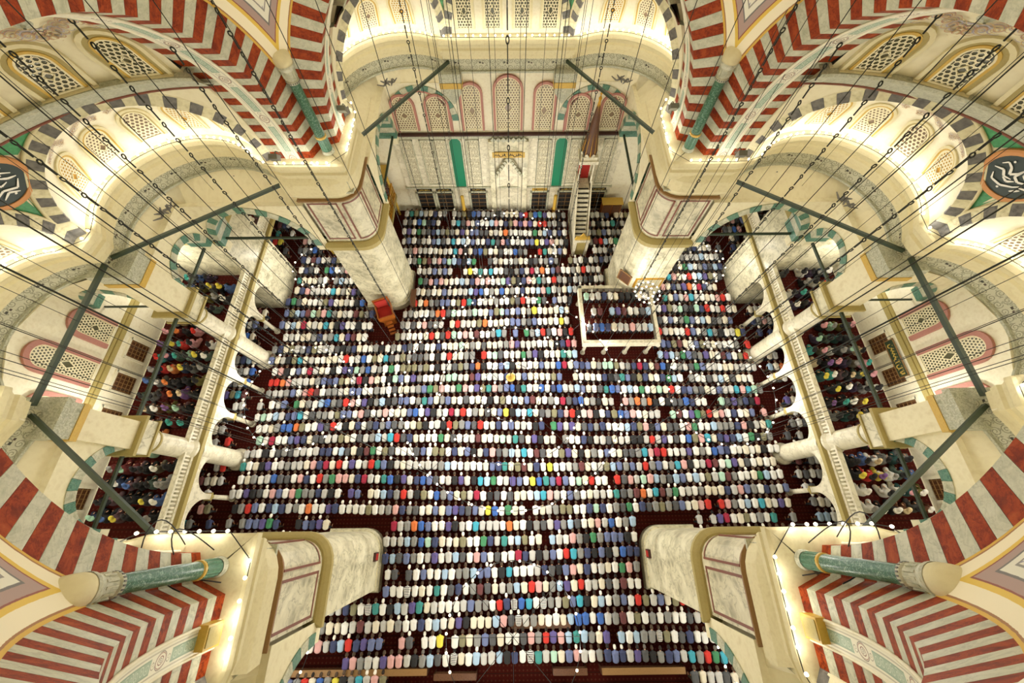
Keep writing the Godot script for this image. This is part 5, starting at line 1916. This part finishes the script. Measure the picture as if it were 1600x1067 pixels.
func seated() -> Dictionary:
	# a woman seated on the floor in a long robe and a headscarf
	var skin := [bone(0, 0.3, 0, 0, 0.62, -0.04, 0.1, 0.1), bone(0, 0.68, -0.06, 0, 0.78, -0.09, 0.05, 0.08), bone(0, 0.79, -0.175, 0, 0.77, -0.18, 0.016, 0.013),
		bone(-0.2, 0.28, -0.3, -0.16, 0.26, -0.36, 0.035, 0.03), bone(0.2, 0.28, -0.3, 0.16, 0.26, -0.36, 0.035, 0.03)]
	for s in [-1.0, 1.0]:
		for q in 4:
			skin.append(bone(s * (0.18 - q * 0.02), 0.26, -0.37, s * (0.15 - q * 0.02), 0.23, -0.42, 0.011, 0.009))
	var robe := [bone(0, 0.25, 0.02, 0, 0.56, -0.03, 0.22, 0.18), bone(-0.16, 0.56, -0.03, 0.16, 0.56, -0.03, 0.1, 0.1)]
	for s in [-1.0, 1.0]:
		robe.append(bone(s * 0.12, 0.15, 0.05, s * 0.28, 0.14, -0.4, 0.15, 0.12))
		robe.append(bone(s * 0.28, 0.12, -0.4, s * 0.08, 0.11, -0.05, 0.11, 0.1))
		robe.append(bone(s * 0.21, 0.54, -0.02, s * 0.27, 0.36, -0.1, 0.08, 0.07))
		robe.append(bone(s * 0.27, 0.36, -0.1, s * 0.2, 0.29, -0.29, 0.07, 0.055))
	var scarf := [bone(0, 0.79, -0.03, 0, 0.83, -0.07, 0.115, 0.105), bone(0, 0.68, 0.0, 0, 0.6, 0.03, 0.11, 0.16), bone(-0.1, 0.6, 0.0, 0.1, 0.6, 0.0, 0.11, 0.11), bone(0, 0.62, -0.08, 0, 0.54, -0.12, 0.08, 0.07)]
	return {"body": net(skin, 0.024, 0.025), "robe": net(robe, 0.04, 0.07), "headscarf": net(scarf, 0.03, 0.04)}

const SHIRTS := [["white", "dfdedb", 34], ["cream", "d6cebc", 18], ["pale grey", "b9b8b6", 20], ["grey", "858584", 16], ["dark grey", "525357", 10], ["black", "232326", 9], ["navy", "3a4266", 9], ["slate blue", "66719a", 10],
	["light blue", "9fb9d4", 6], ["blue", "3a62ad", 3], ["purple", "5a5088", 4], ["red", "c23129", 4], ["crimson", "9c2340", 2], ["orange", "d2713c", 2], ["pink", "d0a09f", 7], ["teal", "3a8583", 3], ["green", "3f8059", 3], ["mint", "a9cdbb", 3], ["olive", "7f7b60", 7], ["yellow", "d6cc4c", 1], ["turquoise", "3f9cb4", 2], ["maroon", "65383a", 3]]
const SCARVES := [["black", "1d1b1e", 12], ["white", "e9e6e0", 5], ["red", "c92c24", 2], ["orange", "d67a3a", 2], ["yellow", "d9c84a", 2], ["pink", "d79aa4", 3], ["purple", "7a5590", 2], ["teal", "3f9c93", 2], ["grey", "8e8c8a", 3], ["beige", "c9b48e", 3], ["mint", "9fc7ae", 2], ["blue", "4a66a0", 2]]
const TENS := ["", "first", "second", "third", "fourth", "fifth", "sixth", "seventh", "eighth", "ninth", "tenth", "eleventh", "twelfth", "thirteenth", "fourteenth", "fifteenth", "sixteenth", "seventeenth", "eighteenth", "nineteenth", "twentieth"]

func ordinal(n: int) -> String:
	if n <= 20:
		return TENS[n]
	var t: String = ["", "", "twenty", "thirty", "forty", "fifty", "sixty", "seventy"][n / 10]
	if n % 10 == 0:
		return t.trim_suffix("y") + "ieth"
	return t + "-" + TENS[n % 10]

func pick(list: Array) -> Array:
	var sum := 0
	for e in list:
		sum += e[2]
	var k := rng.randi() % sum
	for e in list:
		k -= e[2]
		if k < 0:
			return e
	return list[0]

var tints := {}
func tint(hex: String, rough := 0.9) -> StandardMaterial3D:
	if not tints.has(hex):
		var m := StandardMaterial3D.new()
		m.albedo_color = Color(hex)
		m.roughness = rough
		m.resource_name = "cloth_" + hex
		tints[hex] = m
	return tints[hex]

func blocked(p: Vector3) -> bool:
	# does a pier or gallery stand between the camera and p?
	var e := Vector3(0, 36, 0)
	for b in [AABB(Vector3(-15, 0, 0.8), Vector3(4.4, 19, 4.4)), AABB(Vector3(10.6, 0, 0.8), Vector3(4.4, 19, 4.4)), AABB(Vector3(-15, 0, -24.6), Vector3(4.4, 19, 4.3)), AABB(Vector3(10.6, 0, -24.6), Vector3(4.4, 19, 4.3))]:
		if b.intersects_segment(e, p):
			return true
	return absf(p.x) > 22.5

func in_picture(p: Vector3, margin: float) -> bool:
	var d := p - Vector3(0, 36, 0)
	var q := deg_to_rad(65.6)
	var z := -d.y * sin(q) - d.z * cos(q)
	var y := -d.y * cos(q) + d.z * sin(q)
	return z > 1.0 and absf(d.x / z * 600.0) < 800.0 + margin and absf(y / z * 600.0) < 533.0 + margin

func standing_room(x: float, z: float) -> bool:
	var a := absf(x)
	var b := absf(z - CZ)
	if a > 10.2 and a < 15.2 and b > 10.2 and b < 15.2:
		return false
	if x > 6.7 and x < 9.1 and z < -26.6:
		return false
	if x > 6.4 and x < 14.6 and z < -14.2 and z > -21.3:
		return false
	if x > -14.2 and x < -11.4 and z < -16.2 and z > -20.4:
		return false
	if a > 23.3 and b > 10.4 and b < 16.0:
		return false
	if absf(a - 24.3) < 0.6:
		return false
	if x < -12.3 and x > -20.8 and z < -26.8:
		return false
	if x > 10.6 and x < 13.4 and z < -32.0:
		return false
	if absf(z - 10.3) < 0.5 and x > -18.0 and x < 13.0:
		return false
	return true

func build_people() -> void:
	var pose := [bowing(0.0), bowing(0.06)]
	var rows := []
	var z := -32.2
	while z < 13.4:
		rows.append(z)
		z += 1.30 if z < -15.5 else (1.14 if z < 0.0 else 1.13)
	var all := []
	for r in rows.size():
		var ph := r * 0.3
		var x := -28.5 + rng.randf() * 0.3
		while x < 28.5:
			x += 0.555 + rng.randf_range(-0.02, 0.03)
			var gap := rng.randf()
			if gap < 0.022:
				x += rng.randf_range(0.2, 0.9) if gap < 0.006 else 0.0
				continue
			var zz: float = rows[r] + 0.2 * sin(x * 0.13 + ph) + rng.randf_range(-0.04, 0.04)
			if not standing_room(x, zz):
				continue
			if absf(x) > 22.8 and rng.randf() < 0.25:
				continue
			var p := Vector3(x, 0, zz)
			if in_picture(p + Vector3.UP, 60.0):
				all.append([p, r])
	for r in 3:
		for i in 11:
			if rng.randf() < 0.1:
				continue
			all.append([Vector3(7.5 + i * 0.58, 2.54, -19.4 + r * 1.7), 100 + r])
	# the largest in the picture become persons of their own
	var depth := func(p: Vector3) -> float: return (36.0 - p.y) * sin(deg_to_rad(65.6)) - p.z * cos(deg_to_rad(65.6))
	var near := []
	for i in all.size():
		var p: Vector3 = all[i][0]
		if all[i][1] < 100 and in_picture(p + Vector3(0, 1, -0.3), -14.0) and not blocked(p + Vector3(0, 0.9, 0)) and not blocked(p + Vector3(0, 0.9, -0.5)):
			near.append([depth.call(p), i])
	near.sort_custom(func(a: Array, b: Array) -> bool: return a[0] < b[0])
	var chosen := {}
	for i in mini(250, near.size()):
		chosen[near[i][1]] = true
	var seat := {}
	var place := {}
	var last := -1
	var rows_seen := []
	for i in all.size():
		if chosen.has(i):
			if not rows_seen.has(all[i][1]):
				rows_seen.append(all[i][1])
	rows_seen.sort()
	rows_seen.reverse()
	var pants := ["23242b", "2c2f3a", "3a3a3c", "1c1b1d", "4a4438", "34404f"]
	var hairs := ["1b1512", "2a1f17", "120f0e", "4a3a2c", "e8e4da", "6a6560"]
	var mm := {"body": [], "shirt": [], "trousers": [], "hair": []}
	for i in all.size():
		var p: Vector3 = all[i][0]
		var s := pick(SHIRTS)
		var pc: String = pants[rng.randi() % pants.size()]
		var hk := rng.randi() % 14
		var hc: String = hairs[mini(hk, 3) if hk < 11 else (4 if hk < 13 else 5)]
		var sk: String = ["c08a68", "a9734f", "cf9d7c"][rng.randi() % 3]
		var size := rng.randf_range(0.93, 1.03)
		var t := Transform3D(Basis(Vector3.UP, rng.randf_range(-0.07, 0.07)).scaled(Vector3(size * rng.randf_range(1.02, 1.07), size, size * (1.12 if p.z < -14.0 else 1.02))), p)
		var v := rng.randi() % 2
		if chosen.has(i):
			var row: int = all[i][1]
			place[row] = place.get(row, 0) + 1
			var stripe := rng.randf() < 0.03
			var b := MeshInstance3D.new()
			b.name = numbered("person")
			b.mesh = pose[v].body
			b.material_override = tint(sk, 0.6)
			b.transform = t
			add_child(b)
			meta(b, "person bowing in %s shirt, %s from the left, %s row from bottom" % ["striped" if stripe else s[0], ordinal(place[row]), ordinal(rows_seen.find(row) + 1)], "person", "bowing worshippers nearest the camera")
			part(b, "shirt", pose[v].shirt, M.stripes if stripe else tint(s[1]))
			part(b, "trousers", pose[v].trousers, tint(pc))
			part(b, "cap" if hc == "e8e4da" else "hair", pose[v].hair, tint(hc))
		else:
			mm.body.append([t, Color(sk)])
			mm.shirt.append([t, Color(s[1])])
			mm.trousers.append([t, Color(pc)])
			mm.hair.append([t, Color(hc)])
	crowd("worshipper_crowd", "crowd of worshippers bowing in long rows over the whole floor", pose[0], mm)
	print("floor: ", all.size(), " single: ", chosen.size())
	# the galleries
	var sit := seated()
	for k in [-1, 1]:
		var g := {"body": [], "robe": [], "headscarf": []}
		var spots := []
		for r in 31:
			for c in 6:
				if rng.randf() < 0.05:
					continue
				var zz := -32.0 + r * 1.1 + rng.randf_range(-0.1, 0.1)
				var xx := 25.1 + c * 0.78 + rng.randf_range(-0.08, 0.08)
				var l := absf(zz - CZ)
				if l > 10.3 and l < 16.3 or absf(l - LQ) < 1.25 and xx < 26.2:
					continue
				spots.append(Vector3(k * xx, GY + 0.03, zz))
		var order := []
		for i in spots.size():
			var ok: bool = spots[i].z < -1.0 and spots[i].z > -19.0 and in_picture(spots[i], -60.0)
			order.append([(depth.call(spots[i]) if ok else 900.0), i])
		order.sort_custom(func(a: Array, b: Array) -> bool: return a[0] < b[0])
		var one := {}
		for i in 25:
			one[order[i][1]] = i + 1
		for i in spots.size():
			var sc := pick(SCARVES)
			var rb := pick(SCARVES)
			var rbc := Color(rb[1]).darkened(0.6 if rng.randf() < 0.65 else 0.15)
			var t := Transform3D(Basis(Vector3.UP, rng.randf_range(-0.6, 0.6)).scaled(Vector3.ONE * rng.randf_range(1.12, 1.3)), spots[i])
			if one.has(i):
				var b := MeshInstance3D.new()
				b.name = numbered("person")
				b.mesh = sit.body
				b.material_override = tint("c9997a", 0.6)
				b.transform = t
				add_child(b)
				meta(b, "seated person in a %s headscarf, %s gallery, %s from its near end" % [sc[0], "left" if k < 0 else "right", ordinal(one[i])], "person", "seated people in the galleries")
				part(b, "robe", sit.robe, tint(rbc.to_html(false)))
				part(b, "headscarf", sit.headscarf, tint(sc[1]))
			else:
				g.body.append([t, Color("c9997a")])
				g.robe.append([t, rbc])
				g.headscarf.append([t, Color(sc[1])])
		crowd("gallery_crowd", "crowd in headscarves seated on the %s gallery floor" % ("left" if k < 0 else "right"), sit, g)

func crowd(called: String, label: String, shapes: Dictionary, mm: Dictionary) -> void:
	var o := thing(called, label, "crowd", Transform3D(), "", "stuff")
	if not M.has("crowd"):
		var m := mat("crowd", Color.WHITE, 0.9)
		m.vertex_color_use_as_albedo = true
	for key in mm:
		var x := MultiMesh.new()
		x.transform_format = MultiMesh.TRANSFORM_3D
		x.use_colors = true
		x.mesh = shapes[key]
		x.instance_count = mm[key].size()
		for i in mm[key].size():
			x.set_instance_transform(i, mm[key][i][0])
			x.set_instance_color(i, mm[key][i][1].srgb_to_linear())
		var n := MultiMeshInstance3D.new()
		n.name = key
		n.multimesh = x
		n.material_override = M.crowd
		n.set_meta("kind", "stuff")
		o.add_child(n, true)

# ------------------------------------------------------------------
func _ready() -> void:
	rng.seed = 20
	var cam := Camera3D.new()
	cam.name = "camera"
	cam.position = Vector3(0, 36, 0)
	cam.basis = Basis(Vector3.UP, deg_to_rad(-0.6)) * Basis(Vector3.RIGHT, deg_to_rad(-65.6))
	cam.fov = rad_to_deg(2.0 * atan(533.5 / 600.0))
	cam.near = 0.1
	cam.far = 200.0
	cam.current = true
	add_child(cam)
	var env := Environment.new()
	env.background_mode = Environment.BG_COLOR
	env.background_color = Color("0b0c12")
	env.tonemap_mode = Environment.TONE_MAPPER_LINEAR
	env.tonemap_exposure = 0.92
	env.sdfgi_enabled = true
	env.ssao_enabled = true
	env.ssil_enabled = true
	var we := WorldEnvironment.new()
	we.name = "world_environment"
	we.environment = env
	add_child(we)
	make_materials()
	# the ring of bulbs on the dome's own gallery, round the camera
	var dome := thing("bulb_string", "ring of bare bulbs round the foot of the main dome", "lights", shift(0, YS + crown(RO) + 0.6, CZ), "cornice bulb strings")
	var bb := MB.new()
	bb.lathe([[0.0, -0.09], [0.06, -0.06], [0.09, 0.0], [0.06, 0.06], [0.0, 0.09]], 8)
	var bbm := bb.mesh()
	for i in 40:
		var u := TAU * i / 40
		part(dome, "bulb", bbm, M.bulb, shift(sin(u) * (A - 0.3), 0, cos(u) * (A - 0.3)))
		if i % 2 == 0:
			omni(Vector3(sin(u) * (A - 0.3), YS + crown(RO) + 0.6, CZ + cos(u) * (A - 0.3)), dome_energy)
	build_shell()
	for k in 4:
		build_arch(k)
		build_pendentive(k)
		build_green_column(k)
		build_halfdome(k)
		build_cornice(k)
		build_pier(k)
		build_bays(k)
	build_side_gallery(1)
	build_side_gallery(3)
	build_prayer_wall()
	build_furniture()
	build_roundels()
	build_ties()
	build_chains()
	build_chandelier(0, -9.9, [9.6, 6.2, 2.6], "great ring chandelier under the main dome", 36, 3)
	build_chandelier(-18.4, CZ, [4.6], "ring chandelier under the left half dome", 18, 3)
	build_chandelier(18.4, CZ, [4.6], "ring chandelier under the right half dome", 18, 3)
	build_chandelier(0, -25.4, [4.6], "ring chandelier before the prayer niche", 16, 3)
	build_chandelier(0, 7.6, [4.6], "ring chandelier at the entrance end", 0, 3)
	build_chandelier(-19.5, -23.2, [2.4], "small ring chandelier in the far left corner bay", 4, 3)
	build_chandelier(19.5, -23.2, [2.4], "small ring chandelier in the far right corner bay", 4, 3)
	build_chandelier(-17.5, 8.0, [3.6], "ring chandelier in the near left corner", 0, 3)
	build_chandelier(17.5, 8.0, [3.6], "ring chandelier in the near right corner", 0, 3)
	build_chandelier(12.4, -18.2, [1.1, 0.6], "small crowded chandelier over the raised platform", 4, 4, 6.2)
	for k in [-1, 1]:
		for i in 4:
			gallery_lamp(k, [-29.0, -18.5, CZ + 3.5, 1.5][i], ["far corner", "far outer bay", "middle bay", "near outer bay"][i])
	build_people()

func gallery_lamp(k: int, z: float, where: String) -> void:
	var o := thing("gallery_lamp", "small brass lamp cluster hanging over the %s gallery, %s" % ["left" if k < 0 else "right", where], "lamp", shift(k * 28.2, 10.2, z), "gallery lamp clusters")
	var r := MB.new()
	var pts := []
	for i in 13:
		pts.append(Vector3(0.5 * sin(TAU * i / 12.0), 0, 0.5 * cos(TAU * i / 12.0)))
	r.tube(pts, 0.03, 5)
	for i in 3:
		r.rod(Vector3(0.5 * sin(TAU * i / 3.0), 0, 0.5 * cos(TAU * i / 3.0)), Vector3(0, 0.9, 0), 0.015, 4)
	r.rod(Vector3(0, 0.9, 0), Vector3(0, 8.6 if absf(z - CZ) < 4.0 else 4.75, 0), 0.02, 4)
	var rn := part(o, "hoop", r.mesh(), M.iron)
	var b := MB.new()
	b.lathe([[0.0, -0.1], [0.07, -0.07], [0.1, 0.0], [0.07, 0.07], [0.0, 0.1]], 8)
	var bm := b.mesh()
	for i in 6:
		var u := TAU * i / 6
		part(rn, "bulb", bm, M.bulb, shift(0.5 * sin(u), 0.12, 0.5 * cos(u)))
		if i % 3 == 0:
			omni(Vector3(k * 28.2 + 0.5 * sin(u), 10.32, z + 0.5 * cos(u)), gallery_energy)

var gallery_energy := 8.0
var dome_energy := 3.2
